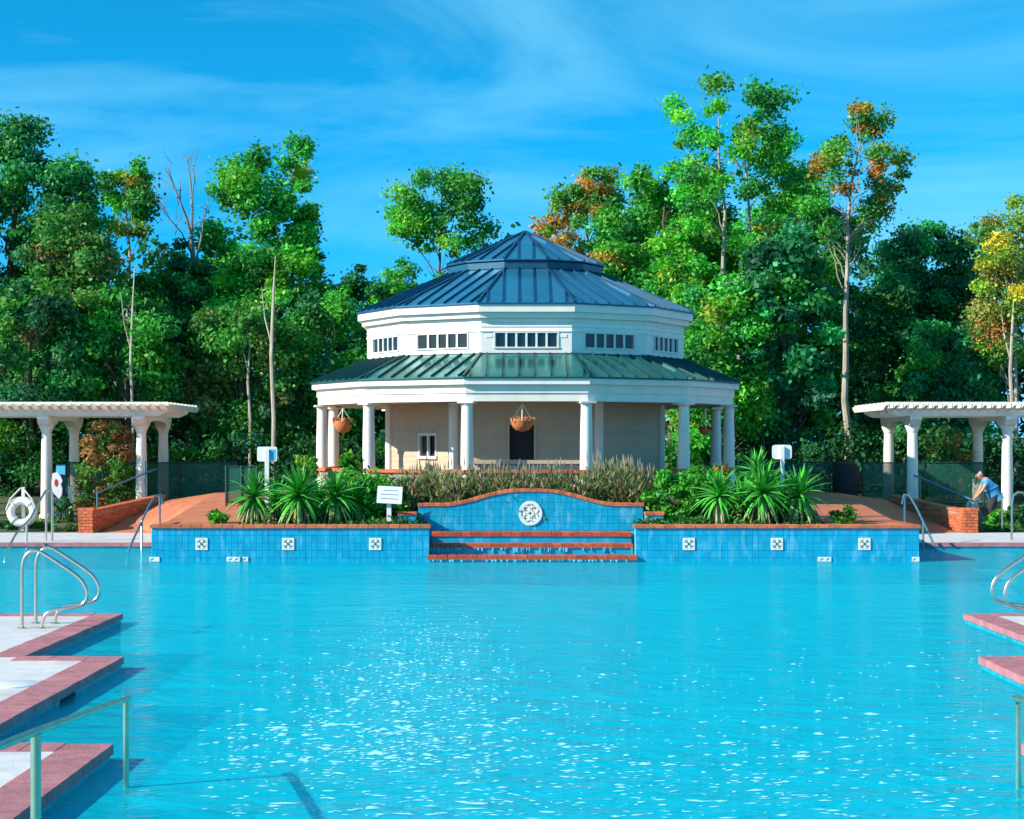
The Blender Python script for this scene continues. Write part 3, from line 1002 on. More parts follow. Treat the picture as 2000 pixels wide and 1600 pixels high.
# measured on the photo: door 995..1043 px, window 825..875 px
openings[0] = ((995 - 1000) * (CY - hap) / F - AXP, (1043 - 1000) * (CY - hap) / F - AXP, 1.09, 2.76)
wu0, wu1 = -.02, .80
openings[5] = (wu0, wu1, 2.02, 2.51)
for i in range(6):
    t, n_ = hx[i]
    c0 = Vector((AXP, CY, 0)) + n_ * hap
    hw = HR / 2
    op = openings.get(i)
    def wall_box(name, u0, u1, z0, z1, d0, d1, mtl, par):
        mb = MB()
        mb.obox(c0 + t * ((u0 + u1) / 2) + n_ * ((d0 + d1) / 2) + UP * ((z0 + z1) / 2), t, n_, UP, u1 - u0, d1 - d0, z1 - z0)
        return mb.build(name, mtl, par)
    if op:
        o0, o1, oz0, oz1 = op
        rects = [(-hw, o0, 1.09, 3.30), (o1, hw, 1.09, 3.30), (o0, o1, oz1, 3.30)]
        if oz0 > 1.1: rects.append((o0, o1, 1.09, oz0))
    else:
        rects = [(-hw, hw, 1.09, 3.30)]
    mb = MB()
    for u0, u1, z0, z1 in rects:
        mb.obox(c0 + t * ((u0 + u1) / 2) - n_ * .06 + UP * ((z0 + z1) / 2), t, n_, UP, u1 - u0, .10, z1 - z0)
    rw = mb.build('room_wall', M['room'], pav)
    if i in (0, 1, 5):
        for r in range(17):
            z = 1.10 + .13 * r
            z1 = min(z + .128, 3.298)
            segs = [(-hw + .08, hw - .08)]
            if op and z1 > oz0 - .07 and z < oz1 + .07:
                segs = [(-hw + .08, o0 - .07), (o1 + .07, hw - .08)]
            for u0, u1 in segs:
                mb = MB()
                q = [c0 + t * u0 + n_ * .012 + UP * z, c0 + t * u1 + n_ * .012 + UP * z, c0 + t * u1 + n_ * .002 + UP * z1, c0 + t * u0 + n_ * .002 + UP * z1]
                k4 = [c0 + t * u0 - n_ * .009 + UP * z, c0 + t * u1 - n_ * .009 + UP * z, c0 + t * u1 - n_ * .009 + UP * z1, c0 + t * u0 - n_ * .009 + UP * z1]
                mb.add(q + k4, [(0, 1, 2, 3), (0, 4, 5, 1), (3, 2, 6, 7), (0, 3, 7, 4), (1, 5, 6, 2)])
                mb.build('siding_board', M['room'], rw)
    # corner pilaster
    p = hv(60 * i + 30, 0, HR + .02)
    mb = MB(); mb.lathe((p.x, p.y, 1.09), [(.11, 0), (.11, 2.2)], 8); mb.build('corner_post', M['white'], pav)
    if i == 0:
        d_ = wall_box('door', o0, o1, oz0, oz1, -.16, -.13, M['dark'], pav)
        wall_box('door_frame', o0 - .065, o0, oz0, oz1, -.01, .03, M['room'], d_)
        wall_box('door_frame', o1, o1 + .065, oz0, oz1, -.01, .03, M['room'], d_)
        wall_box('door_frame', o0 - .065, o1 + .065, oz1 + .001, oz1 + .07, -.01, .03, M['room'], d_)
    if i == 5:
        wn = wall_box('window', o0 - .07, o1 + .07, oz1, oz1 + .07, -.008, .035, M['frame'], pav)
        wall_box('sill', o0 - .10, o1 + .10, oz0 - .07, oz0, -.008, .06, M['frame'], wn)
        wall_box('frame', o0 - .07, o0, oz0 + .001, oz1 - .001, -.008, .035, M['frame'], wn)
        wall_box('frame', o1, o1 + .07, oz0 + .001, oz1 - .001, -.008, .035, M['frame'], wn)
        um = (o0 + o1) / 2
        wall_box('mullion', um - .035, um + .035, oz0 + .001, oz1 - .001, -.04, .02, M['frame'], wn)
        wall_box('pane', o0, um - .036, oz0, oz1, -.06, -.05, M['glass'], wn)
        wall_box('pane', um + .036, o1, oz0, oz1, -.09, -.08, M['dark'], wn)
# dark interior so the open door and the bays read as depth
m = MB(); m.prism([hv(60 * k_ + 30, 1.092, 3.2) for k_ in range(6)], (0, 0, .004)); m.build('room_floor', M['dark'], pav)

# ------------------------------------------------------------------ leaves
def leaf_mesh(name, cen, nrm, size, col, mtl, aspect=.6, rng=None, along=None):
    """one four-sided leaf per centre; numpy arrays in, mesh out"""
    n = len(cen)
    r = rng.normal(size=(n, 3))
    a = r - nrm * np.sum(r * nrm, axis=1, keepdims=True) if along is None else along
    a /= np.linalg.norm(a, axis=1, keepdims=True) + 1e-9
    b_ = np.cross(nrm, a)
    s = size[:, None] if hasattr(size, '__len__') else size
    v = np.empty((n, 4, 3))
    v[:, 0] = cen - a * s * .5
    v[:, 1] = cen + b_ * s * .5 * aspect
    v[:, 2] = cen + a * s * .5
    v[:, 3] = cen - b_ * s * .5 * aspect
    me = bpy.data.meshes.new(name)
    me.vertices.add(4 * n)
    me.vertices.foreach_set('co', v.reshape(-1))
    me.loops.add(4 * n)
    me.loops.foreach_set('vertex_index', np.arange(4 * n, dtype=np.int32))
    me.polygons.add(n)
    me.polygons.foreach_set('loop_start', np.arange(0, 4 * n, 4, dtype=np.int32))
    me.polygons.foreach_set('loop_total', np.full(n, 4, dtype=np.int32))
    ca = me.color_attributes.new('Col', 'FLOAT_COLOR', 'POINT')
    cc = np.ones((n, 4, 4), dtype=np.float32)
    cc[:, :, :3] = col[:, None, :]
    ca.data.foreach_set('color', cc.reshape(-1))
    me.materials.append(mtl)
    me.update(calc_edges=True)
    return me

def clump_leaves(cl, rad, colr, per, size, rng, flat=.75, outward=.55):
    """cl: (k,3) clump centres, rad (k,), colr (k,3). leaves in shells round each centre"""
    k = len(cl)
    cnt = np.maximum(8, (per * (rad / rad.mean()) ** 2)).astype(int)
    idx = np.repeat(np.arange(k), cnt)
    n = len(idx)
    d = rng.normal(size=(n, 3)); d /= np.linalg.norm(d, axis=1, keepdims=True)
    rr = rad[idx] * np.where(rng.random(n) < .7, rng.random(n) ** .45, np.abs(rng.normal(size=n)) * .85).clip(0, 1.35)
    st_ = rng.uniform(.7, 1.45, size=(k, 3))[idx]          # every clump stretched its own way
    off = d * rr[:, None] * st_; off[:, 2] *= flat
    cen = cl[idx] + off
    nr = d * outward + rng.normal(size=(n, 3)) * .55 + np.array([0, 0, .35])
    nr /= np.linalg.norm(nr, axis=1, keepdims=True)
    col = colr[idx] * rng.uniform(.72, 1.28, size=(n, 1)) * (1 + .10 * rng.normal(size=(n, 3)))
    return cen, nr, size * rng.uniform(.5, 1.6, size=n), col.clip(.002, .9)

PAL = {
    'green': [((.030, .170, .026), 6), ((.050, .215, .026), 3), ((.085, .220, .022), 1.4), ((.016, .105, .032), 3)],
    'bright': [((.040, .225, .026), 6), ((.085, .260, .022), 3), ((.022, .150, .032), 3), ((.17, .22, .02), .5)],
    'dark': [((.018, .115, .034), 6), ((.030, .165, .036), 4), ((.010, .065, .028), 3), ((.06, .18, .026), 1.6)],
    'teal': [((.016, .140, .050), 6), ((.026, .190, .048), 4), ((.012, .085, .040), 3), ((.05, .20, .03), 1)],
    'autumn': [((.040, .180, .028), 8), ((.25, .115, .022), 1.5), ((.16, .14, .025), 1.6), ((.10, .17, .022), 2.5), ((.27, .085, .03), .3)],
    'autumn2': [((.05, .17, .028), 4), ((.24, .115, .022), 2), ((.18, .14, .025), 2.5), ((.10, .17, .022), 3), ((.27, .085, .03), .6)],
    'rust': [((.30, .12, .03), 3), ((.20, .14, .04), 3), ((.06, .15, .035), 4), ((.36, .16, .02), 1.5)],
    'olive': [((.085, .155, .032), 4), ((.045, .165, .028), 5), ((.14, .14, .05), 1.2)],
    'yellow': [((.28, .22, .02), 2.4), ((.12, .20, .02), 3.5), ((.32, .11, .04), 1.2), ((.06, .17, .03), 3), ((.18, .17, .04), 3)],
    'hint': [((.030, .170, .028), 6), ((.050, .215, .026), 3), ((.22, .12, .02), .35), ((.12, .20, .02), .8), ((.016, .105, .032), 2)],
}
def palette(name, k, rng):
    cs_ = np.array([c for c, _ in PAL[name]]); w_ = np.array([w for _, w in PAL[name]]); w_ = w_ / w_.sum()
    return cs_[rng.choice(len(cs_), size=k, p=w_)] * rng.uniform(.58, 1.32, size=(k, 1))

def limb_path(a, b_, rng, sag=.12, n=5):
    a, b_ = Vector(a), Vector(b_)
    L = (b_ - a).length
    out = []
    for i in range(n + 1):
        t = i / n
        p = a.lerp(b_, t)
        p.z -= sag * L * math.sin(PI * t) * .8
        if 0 < i < n: p += Vector(rng.normal(size=3)) * L * .03
        out.append(p)
    return out

def tree(name, label, px, Y, prof, pal='green', cover=1.5, rc=.55, per=150, leaf=.17, bark='bark_dark', tr=.16, lean=0, seed=1, stems=1, group='trees behind the pavilion', base_px=None, fork=None, depth=.8, top2=None):
    """prof: (py, half width px, centre shift px) from the top of the crown downwards"""
    rng = np.random.default_rng(seed)
    k2 = Y / F
    gz = float(np.interp(Y, [r[0] for r in rows], [r[1] for r in rows]))
    bx = ((base_px if base_px is not None else px) - 1000) * k2
    root = thing(name, label, 'tree', (bx, Y, gz), group)
    pr = [(EYE + (870 - p[0]) * k2, p[1] * k2, ((p[2] if len(p) > 2 else 0) + px - 1000) * k2) for p in prof]
    pr.sort()
    zs = np.array([p[0] for p in pr]); hws = np.array([p[1] for p in pr]); cxs = np.array([p[2] for p in pr])
    area = np.trapezoid(2 * hws, zs) if hasattr(np, 'trapezoid') else np.trapz(2 * hws, zs)
    nc = max(12, int(area * (cover * 1.5 + (.75 if name == 'broadleaf_tree' else .9)) / (PI * rc * rc)))
    # sample clump centres with mutual spacing
    grid = np.linspace(zs[0], zs[-1], 200); wgt = np.interp(grid, zs, hws); wgt = wgt / wgt.sum()
    pts_ = []
    tries = 0
    while len(pts_) < nc and tries < nc * 14:
        tries += 1
        z = rng.choice(grid, p=wgt) + rng.normal() * .1
        hw = float(np.interp(z, zs, hws)); cx = float(np.interp(z, zs, cxs))
        u = rng.uniform(-1, 1); 
        if rng.random() < .55: u = math.copysign(abs(u) ** .6, u)
        v_ = rng.uniform(-1, 1) * math.sqrt(max(0, 1 - u * u))
        p = np.array([cx + u * max(hw - rc * .6, .12), Y + v_ * max(hw, .5) * depth, z])
        if all(((p - q) ** 2).sum() > (rc * .4) ** 2 for q in pts_[-160:]):
            pts_.append(p)
    cl = np.array(pts_)
    rad = rc * rng.uniform(.42, 1.25, size=len(cl))
    colr = palette(pal, len(cl), rng)
    cen, nr, sz, col = clump_leaves(cl, rad, colr * 2.25, per * 2.2, leaf * .80, rng)
    off = np.array(wloc(root))
    me = leaf_mesh('crown', cen - off, nr, sz, col, M['leaf'], .62, rng)
    cr_ = bpy.data.objects.new('crown', me); COL.objects.link(cr_); cr_.parent = root
    # trunk and limbs
    mb = MB()
    ztop = zs[-1]; H = ztop - gz
    trunks = []
    for s_ in range(stems):
        dx = (s_ - (stems - 1) / 2) * .45
        path = []
        for j in range(9):
            t_ = j / 8
            z = gz - .1 + (H * .93) * t_
            cx = float(np.interp(z, zs, cxs)) if z > zs[0] else cxs[0]
            w_ = min(1, max(0, (z - gz) / max(.5, (zs[0] - gz + 1.5))))
            x = (bx + dx) * (1 - w_) + (cx + dx * 1.8) * w_
            path.append(Vector((x + rng.normal() * .04 * H * .08, Y + rng.normal() * .05, z)))
        rr_ = [tr * (1 - .86 * (j / 8) ** .9) * (1 if s_ == 0 else .8) for j in range(9)]
        mb.tube(path, rr_, 8)
        trunks.append((path, rr_))
    order = rng.permutation(len(cl))[:min(len(cl), 34)]
    for q in order:
        tgt = Vector(cl[q])
        path, rr_ = trunks[int(rng.integers(len(trunks)))]
        zt = max(gz + 1, tgt.z - rng.uniform(.5, 1.8) - .35 * abs(tgt.x - path[4].x))
        t_ = min(.98, max(.05, (zt - path[0].z) / (path[-1].z - path[0].z))) * 8
        i0 = min(7, int(t_)); st_ = path[i0].lerp(path[i0 + 1], t_ - i0)
        r0 = max(.018, (rr_[i0]) * .42)
        mb.tube(limb_path(st_, tgt, rng, .08), [r0 * (1 - .8 * j / 5) for j in range(6)], 5)
    mb.build('trunk', M[bark], root, True)
    return root

T = tree
T('broadleaf_tree', 'tallest dark green tree at the left edge of the photo', 10, 56, [(195, 20, 15), (240, 55, 10), (300, 60, 15), (340, 150, 20), (430, 185, 20), (520, 185, 10), (640, 170), (780, 130)], 'dark', 3.2, rc=.62, seed=11, tr=.24, per=170)
T('broadleaf_tree', 'slender tree with small airy crown beside the bare tree', 248, 60, [(285, 26, -5), (330, 52, -4), (420, 58, 0), (470, 40, 5), (540, 55, 10), (620, 90, 0), (700, 80)], 'hint', 1.05, rc=.48, bark='bark_pale', tr=.12, seed=12, per=120)
T('broadleaf_tree', 'leafy green tree with long pale trunk left of the pavilion', 528, 57, [(283, 38, 60), (320, 92, 15), (370, 112, 0), (420, 95, 5), (470, 75, 25), (540, 120, 0), (620, 130, 5), (700, 85, 0)], 'bright', 2.0, rc=.52, bark='bark_pale', tr=.10, seed=13, per=160)
T('broadleaf_tree', 'rounded airy tree rising behind the left slope of the pavilion roof', 858, 66, [(318, 50, 20), (350, 80, 8), (420, 112, -5), (480, 115, 5), (540, 110, 0), (620, 120, 0)], 'green', 1.25, rc=.58, tr=.14, seed=14, per=130)
T('broadleaf_tree', 'rust tipped tree just right of the pavilion roof peak', 1150, 64, [(340, 34, 25), (375, 78, 0), (430, 95, -5), (480, 110, 0), (560, 125, 10)], 'autumn2', 1.9, rc=.42, leaf=.15, seed=15, per=110)
T('broadleaf_tree', 'dense green tree between the rust tree and the tall pale-trunked tree', 1300, 60, [(310, 50, 20), (370, 110, 0), (450, 150, 0), (560, 160, 10), (680, 150, 20), (780, 120, 30)], 'hint', 1.8, seed=16, per=170)
T('broadleaf_tree', 'tallest tree in the photo with feathery crown and two pale trunks', 1425, 57, [(168, 70, 5), (200, 135, 5), (280, 138, -5), (350, 130, 10), (430, 150, 15), (540, 170, 10), (660, 150, 10)], 'bright', 1.15, rc=.46, leaf=.15, bark='bark_pale', tr=.16, seed=17, per=110, stems=2, base_px=1400)
T('broadleaf_tree', 'airy orange flecked tree on a tall bare pale trunk', 1668, 56, [(210, 40, 20), (260, 75, 15), (330, 108, 5), (400, 95, -10), (470, 70, -15)], 'autumn', 1.15, rc=.42, leaf=.14, bark='bark_pale', tr=.15, seed=18, per=95, base_px=1656)
T('broadleaf_tree', 'rounded dark green tree in the gap above the right pergola', 1808, 61, [(455, 50), (490, 95), (560, 115), (660, 115), (790, 110)], 'teal', 3.2, seed=19, per=190)
T('broadleaf_tree', 'yellow and rust tree at the right edge of the photo', 1985, 55, [(370, 22, -20), (430, 70, 0), (500, 95, 5), (600, 95, 0), (700, 80, 0)], 'yellow', 1.8, leaf=.13, bark='bark_pale', tr=.10, seed=20, per=200)
# understorey and in-between trees
T('understorey_tree', 'low dark tree under the tallest left tree', 60, 52, [(560, 60), (620, 110), (720, 120), (830, 120), (920, 100)], 'dark', 1.9, seed=31, tr=.12)
T('understorey_tree', 'olive leaved tree between the left edge tree and the slender tree', 140, 54, [(410, 35, 10), (470, 75, 5), (540, 95), (640, 120), (740, 110), (830, 90)], 'olive', 1.8, seed=32, tr=.11)
T('understorey_tree', 'mid green tree in front of the slender left tree', 250, 53, [(560, 45), (620, 90), (720, 110), (800, 95)], 'green', 1.7, seed=33, tr=.11)
T('understorey_tree', 'dark tree at the foot of the bare tree', 370, 58, [(480, 40), (540, 75), (640, 95), (780, 105), (880, 90)], 'dark', 1.8, seed=34, tr=.12)
T('understorey_tree', 'yellowish green tree leaning on the pale trunk left of the pavilion', 470, 54, [(590, 60), (650, 105), (740, 120), (830, 90)], 'olive', 1.7, seed=35, tr=.11)
T('understorey_tree', 'small green tree touching the left eave of the pavilion', 640, 55, [(560, 35, 20), (620, 70), (700, 90), (800, 85), (900, 70)], 'hint', 1.7, seed=36, tr=.10)
T('understorey_tree', 'low bushy tree showing above the left end of the upper roof', 720, 63, [(528, 50), (570, 90), (660, 100), (760, 90)], 'green', 1.7, seed=37, tr=.11)
T('understorey_tree', 'bright green tree touching the right eave of the pavilion', 1400, 52, [(560, 55), (630, 90), (720, 100), (820, 100), (900, 80)], 'bright', 1.8, seed=38, tr=.11)
T('understorey_tree', 'large leaved green tree in front of the pale forked trunk', 1530, 53, [(470, 55), (540, 95), (640, 110), (740, 110), (830, 95)], 'teal', 1.8, seed=39, tr=.12, leaf=.22, per=110)
T('understorey_tree', 'dark tree right of the pale forked trunk', 1730, 59, [(560, 50), (640, 80), (740, 90), (850, 90)], 'dark', 1.8, seed=40, tr=.11)
T('understorey_tree', 'shadowy green tree below the rounded tree on the right', 1850, 56, [(640, 60), (700, 95), (780, 110), (860, 100)], 'teal', 1.8, seed=41, tr=.11)
T('understorey_tree', 'green tree behind the tall pale trunks on the right', 1560, 64, [(330, 40), (400, 95), (500, 120), (620, 120), (760, 110)], 'green', 1.6, seed=42, tr=.13)
T('understorey_tree', 'green tree seen under the porch at the right', 1330, 56, [(700, 60), (780, 90), (860, 95), (920, 80)], 'bright', 1.6, seed=43, tr=.09, leaf=.2, per=110)

T('understorey_tree', 'green tree filling the gap right of the bare tree', 425, 61, [(455, 30, -5), (510, 60), (600, 85), (700, 90), (800, 80)], 'green', 1.7, seed=44, tr=.11)
# bare dead tree
def bare_tree():
    Y = 59
    rng = np.random.default_rng(5)
    bp_ = P(382, 880, Y); bp_.z = 1.0
    root = thing('bare_tree', 'leafless grey dead tree standing against the sky', 'tree', bp_, 'trees behind the pavilion')
    mb = MB()
    def br(pts_, r0, r1):
        n = len(pts_)
        mb.tube([P(x, y_, Y + d) for x, y_, d in pts_], [(r0 + (r1 - r0) * i / (n - 1)) * .66 for i in range(n)], 7)
    mb.tube([bp_, P(381, 760, Y), P(380, 620, Y), P(378, 520, Y), P(374, 460, Y)], [.15, .13, .11, .095, .075], 8)
    br([(374, 462, 0), (376, 410, .1), (372, 350, .2), (363, 300, .3)], .09, .02)
    br([(375, 400, .1), (379, 350, 0), (378, 322, 0)], .05, .018)
    br([(374, 462, 0), (366, 430, -.2), (350, 390, -.3), (335, 352, -.4), (322, 328, -.5)], .085, .018)
    br([(352, 395, -.3), (352, 360, -.2), (351, 348, -.2)], .04, .015)
    br([(343, 372, -.3), (332, 340, -.4), (327, 326, -.4)], .035, .014)
    br([(378, 530, 0), (392, 470, .3), (402, 410, .4), (408, 385, .5)], .07, .018)
    br([(376, 500, 0), (355, 455, -.4), (325, 420, -.6), (305, 392, -.8)], .05, .012)
    br([(330, 424, -.6), (318, 400, -.6), (296, 388, -.7)], .025, .008)
    br([(318, 412, -.6), (326, 388, -.5), (330, 372, -.5)], .02, .007)
    br([(379, 560, 0), (360, 530, .4), (335, 512, .7), (310, 505, .9)], .05, .012)
    br([(379, 600, 0), (400, 560, .3), (418, 540, .5)], .045, .012)
    for _ in range(46):
        x, y_ = [(366, 330), (377, 345), (333, 350), (350, 385), (405, 400), (396, 450), (320, 415), (308, 398), (345, 445), (322, 508), (412, 548), (372, 420)][_ % 12]
        x += rng.normal() * 4; y_ += rng.normal() * 12
        dx, dy = rng.normal() * 16, -abs(rng.normal()) * 22 - 6
        br([(x, y_, 0), (x + dx * .6, y_ + dy * .5, float(rng.normal()) * .2), (x + dx, y_ + dy, float(rng.normal()) * .3)], .02, .006)
    mb.build('trunk', M['bark_dead'], root, True)
bare_tree()

# young pale stems standing in front of the wood
rng = np.random.default_rng(77)
for px, y0, r0, Y, lab in ((1489, 640, .07, 52.2, 'thin pale stem right of the pavilion eave'), (148, 640, .06, 52.6, 'thin pale stem above the left pergola'), (1976, 600, .07, 53.6, 'thin pale stem above the right pergola'),
                    (487, 640, .05, 52.6, 'thinnest pale stem right of the left pergola'), (533, 540, .07, 51.4, 'stout pale stem left of the pavilion'), (258, 560, .05, 51.6, 'pale stem rising behind the middle of the left pergola')):
    a = P(px, 905, Y); a.z = .7
    m = MB(); m.tube([a, P(px + 2, 820, Y), P(px - 3, (y0 + 850) / 2, Y + .1), P(px + 1, y0 + 40, Y + .4), P(px + 5, y0 - 40, Y + 1.2)], [r0, r0 * .95, r0 * .85, r0 * .6, .012], 7)
    m.tube([P(px - 1, (y0 + 820) / 2, Y + .1), P(px - 16, (y0 + 800) / 2 - 50, Y + .5), P(px - 22, (y0 + 800) / 2 - 110, Y + 1.0)], [r0 * .4, r0 * .28, .008], 5)
    o = m.build('tree_stem', M['bark_pale'], None, True)
    tag(o, lab, 'tree stem', 'thin stems in front of the wood')

# the wood behind, one mass
def backdrop():
    rng = np.random.default_rng(99)
    k = 1500
    x = rng.uniform(-34, 34, k); y = rng.uniform(70, 82, k); 
    top = 8.3 + 1.2 * np.sin(x * .35) + 1.2 * np.sin(x * .9 + 1) + np.where((x > 6) & (x < 16), 2.5, 0) + np.where(np.abs(x + 6.5) < 3.2, -2.2, 0)
    z = 1 + rng.random(k) * top
    cl = np.stack([x, y, z], 1)
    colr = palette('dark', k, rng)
    cen, nr, sz, col = clump_leaves(cl, rng.uniform(.8, 1.5, k), colr, 85, .32, rng)
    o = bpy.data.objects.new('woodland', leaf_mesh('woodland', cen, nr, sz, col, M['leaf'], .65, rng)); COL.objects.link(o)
    tag(o, 'dark mass of woodland behind the trees', 'woodland', kind='stuff')
    # lower hedge-like growth right behind the fence
    k = 420
    x = rng.uniform(-22, 22, k); y = rng.uniform(50.5, 54, k)
    z = .8 + rng.random(k) ** 1.3 * 1.9
    cl = np.stack([x, y, z], 1)
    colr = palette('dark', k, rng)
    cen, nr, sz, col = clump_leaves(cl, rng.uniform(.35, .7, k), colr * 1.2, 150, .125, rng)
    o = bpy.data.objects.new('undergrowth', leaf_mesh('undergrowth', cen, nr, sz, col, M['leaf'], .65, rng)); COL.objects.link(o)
    tag(o, 'dark undergrowth at the edge of the wood', 'undergrowth', kind='stuff')
backdrop()

# ------------------------------------------------------------------ shrubs and bed plants
def shrub(name, label, c, rx, ry, h, pal, seed, n=26, per=70, leaf=.085, group='shrubs in the beds', twigs=True, zbase=None, mtl='shrubleaf', aspect=.5, cat='shrub'):
    rng = np.random.default_rng(seed)
    root = thing(name, label, cat, c, group)
    cl = np.stack([rng.uniform(-1, 1, n), rng.uniform(-1, 1, n), rng.random(n)], 1)
    rr = np.sqrt(cl[:, 0] ** 2 + cl[:, 1] ** 2); cl[:, :2] /= np.maximum(rr, 1)[:, None]
    sh = np.sqrt(np.clip(1 - (2 * np.abs(cl[:, 2] - .45)) ** 2 * .55, .2, 1))
    cl = cl * np.stack([rx * sh, ry * sh, np.full(n, h)], 1)
    colr = palette(pal, n, rng)
    cen, nr, sz, col = clump_leaves(cl, rng.uniform(.7, 1.2, n) * max(.09, min(rx, h) * .28), colr * 1.35, per, leaf, rng, flat=.85)
    cen[:, 2] = np.abs(cen[:, 2])
    o = bpy.data.objects.new('foliage', leaf_mesh('foliage', cen, nr, sz, col, M[mtl], aspect, rng)); COL.objects.link(o); o.parent = root
    mb = MB()
    base = Vector(c)
    for q in range(min(n, 12)):
        mb.tube(limb_path(base, base + Vector(cl[q]), rng, .0, 3), [.014, .011, .008, .004], 5)
    mb.build('stems', M['bark_dark'], root)
    return root

PAL['rustgreen'] = [((.10, .22, .04), 5), ((.30, .17, .06), 3), ((.38, .18, .07), 2), ((.07, .20, .03), 3)]
PAL['lime'] = [((.06, .30, .02), 5), ((.03, .20, .025), 3), ((.14, .30, .03), 2)]
PAL['dry'] = [((.17, .18, .07), 4), ((.11, .17, .05), 5), ((.27, .18, .10), 3), ((.30, .22, .15), 1.5), ((.07, .15, .05), 3)]
shrub('green_shrub', 'bright green shrub between the left yuccas and the dry grass', (P(720, 990, 35.6).x, 35.6, bedz(35.6)), .8, .5, .85, 'lime', 201, 60, 90, .10)
shrub('green_shrub', 'bright green shrub behind the white notice board', (P(768, 990, 36.4).x, 36.4, bedz(36.4)), .4, .4, .8, 'lime', 202, 26, 80, .09)
shrub('green_shrub', 'bright green shrub at the right end of the dry grass', (P(1320, 990, 35.5).x, 35.5, bedz(35.5)), .6, .5, .95, 'lime', 203, 50, 90, .10)
shrub('green_shrub', 'leafy green shrub in front of the right porch columns', (P(1385, 950, 36.6).x, 36.6, bedz(36.6)), .55, .4, .85, 'lime', 204, 36, 80, .10)
shrub('green_shrub', 'small round green shrub on the left ramp edge', (P(425, 1000, 34.6).x, 34.6, .68), .17, .15, .26, 'lime', 205, 14, 60, .07)
shrub('green_shrub', 'small green shrub on the right ramp edge', (P(1645, 1000, 34.6).x, 34.6, .68), .2, .16, .34, 'bright', 206, 16, 60, .08)
shrub('green_shrub', 'bright tall plant beside the left porch columns', (P(682, 920, 39.6).x, 39.6, 1.09), .28, .25, .95, 'lime', 207, 22, 60, .11)
shrub('green_shrub', 'bright plant left of the pavilion at the tall white board', (P(598, 900, 41).x, 41, 1.05), .3, .25, .95, 'lime', 208, 20, 50, .11)
shrub('climbing_shrub', 'rust and green climbing shrub inside the left pergola', (P(207, 990, 46.1).x, 46.1, .36), .75, .45, 2.45, 'rustgreen', 209, 90, 110, .10)
shrub('green_shrub', 'small leafy plant at the foot of the left pergola posts', (P(122, 1030, 45).x, 45, .28), .3, .25, .55, 'green', 210, 18, 60, .10)
shrub('green_shrub', 'low dark plant under the life ring', (P(25, 1040, 43.6).x, 43.6, .15), .5, .3, .28, 'dark', 211, 20, 60, .08)
shrub('green_shrub', 'low plant at the base of the front left pergola post', (P(82, 1040, 43.4).x, 43.4, .14), .25, .25, .3, 'green', 212, 14, 60, .08)
shrub('green_shrub', 'low strip of yellowing plants along the left deck', (P(140, 1040, 43.2).x, 43.2, .13), .45, .2, .14, 'olive', 213, 16, 60, .06)
shrub('green_shrub', 'green plant at the right edge beside the arched rail', (P(1990, 1030, 44).x, 44, .2), .35, .3, .5, 'green', 214, 18, 60, .10)
shrub('green_shrub', 'yellow green plant in front of the bending person', (P(1944, 1005, 43.6).x, 43.6, .15), .2, .15, .5, 'lime', 215, 14, 50, .09)
shrub('green_shrub', 'low strip of yellow grass along the right deck', (P(1955, 1040, 43.2).x, 43.2, .13), .6, .2, .12, 'olive', 216, 18, 60, .06)
shrub('green_shrub', 'bright green bush behind the right ramp rail', (P(1793, 985, 46.9).x, 46.9, .45), .3, .25, .9, 'bright', 217, 20, 60, .10)
shrub('green_shrub', 'green bush behind the fence right of the left pergola', (P(350, 890, 49.5).x, 49.5, .7), .5, .4, 1.6, 'bright', 218, 30, 60, .15)
shrub('bare_shrub', 'half bare brown leaved shrub inside the right pergola', (P(1848, 900, 48.0).x, 48.0, .5), .75, .35, 2.2, 'rust', 220, 34, 26, .10)
shrub('green_shrub', 'small pink flowering plant beside the right porch column', (P(1405, 905, 39.3).x, 39.3, 1.09), .25, .2, .7, 'rust', 219, 14, 50, .08)

def dry_plant(label, px, Y, w, h, seed):
    """clump of upright wiry stems with seed heads"""
    rng = np.random.default_rng(seed)
    z0 = bedz(Y)
    c = Vector(((px - 1000) * Y / F, Y, z0))
    root = thing('dry_grass_clump', label, 'ornamental grass', c, 'dry grass clumps behind the fountain wall')
    n = 2600
    bx_ = rng.normal(size=n) * w * .42; by_ = rng.normal(size=n) * .22
    h = h * 1.5
    hh = h * rng.uniform(.35, 1.0, n) * np.exp(-(bx_ / (w * 1.2)) ** 2)
    dirn = np.stack([rng.normal(size=n) * .33, rng.normal(size=n) * .3, np.ones(n)], 1)
    dirn /= np.linalg.norm(dirn, axis=1, keepdims=True)
    t = rng.random(n) ** .7
    cen = np.stack([bx_, by_, np.zeros(n)], 1) + dirn * (hh * t)[:, None]
    along = dirn + rng.normal(size=(n, 3)) * .35
    along /= np.linalg.norm(along, axis=1, keepdims=True)
    nr = rng.normal(size=(n, 3)); nr -= along * (nr * along).sum(1, keepdims=True); nr /= np.linalg.norm(nr, axis=1, keepdims=True)
    col = palette('dry', n, rng)
    o = bpy.data.objects.new('blades', leaf_mesh('blades', cen, nr, (.12 * rng.uniform(.6, 1.6, n)), col * 1.2, M['shrubleaf'], .26, rng, along)); COL.objects.link(o); o.parent = root
    mb = MB()
    for q in range(22):
        a = c + Vector((float(rng.normal()) * w * .4, float(rng.normal()) * .15, 0))
        L = h * rng.uniform(.75, 1.08)
        tip = a + Vector((float(rng.normal()) * .1, float(rng.normal()) * .08, L))
        mb.tube([a, a.lerp(tip, .5) + Vector((.01, 0, 0)), tip], [.004, .004, .003], 4)
        mb.tube([a.lerp(tip, .86), a.lerp(tip, .93), tip + (tip - a) * .04], [.004, .014, .003], 5)
    mb.build('seed_heads', M['dryhead'], root)
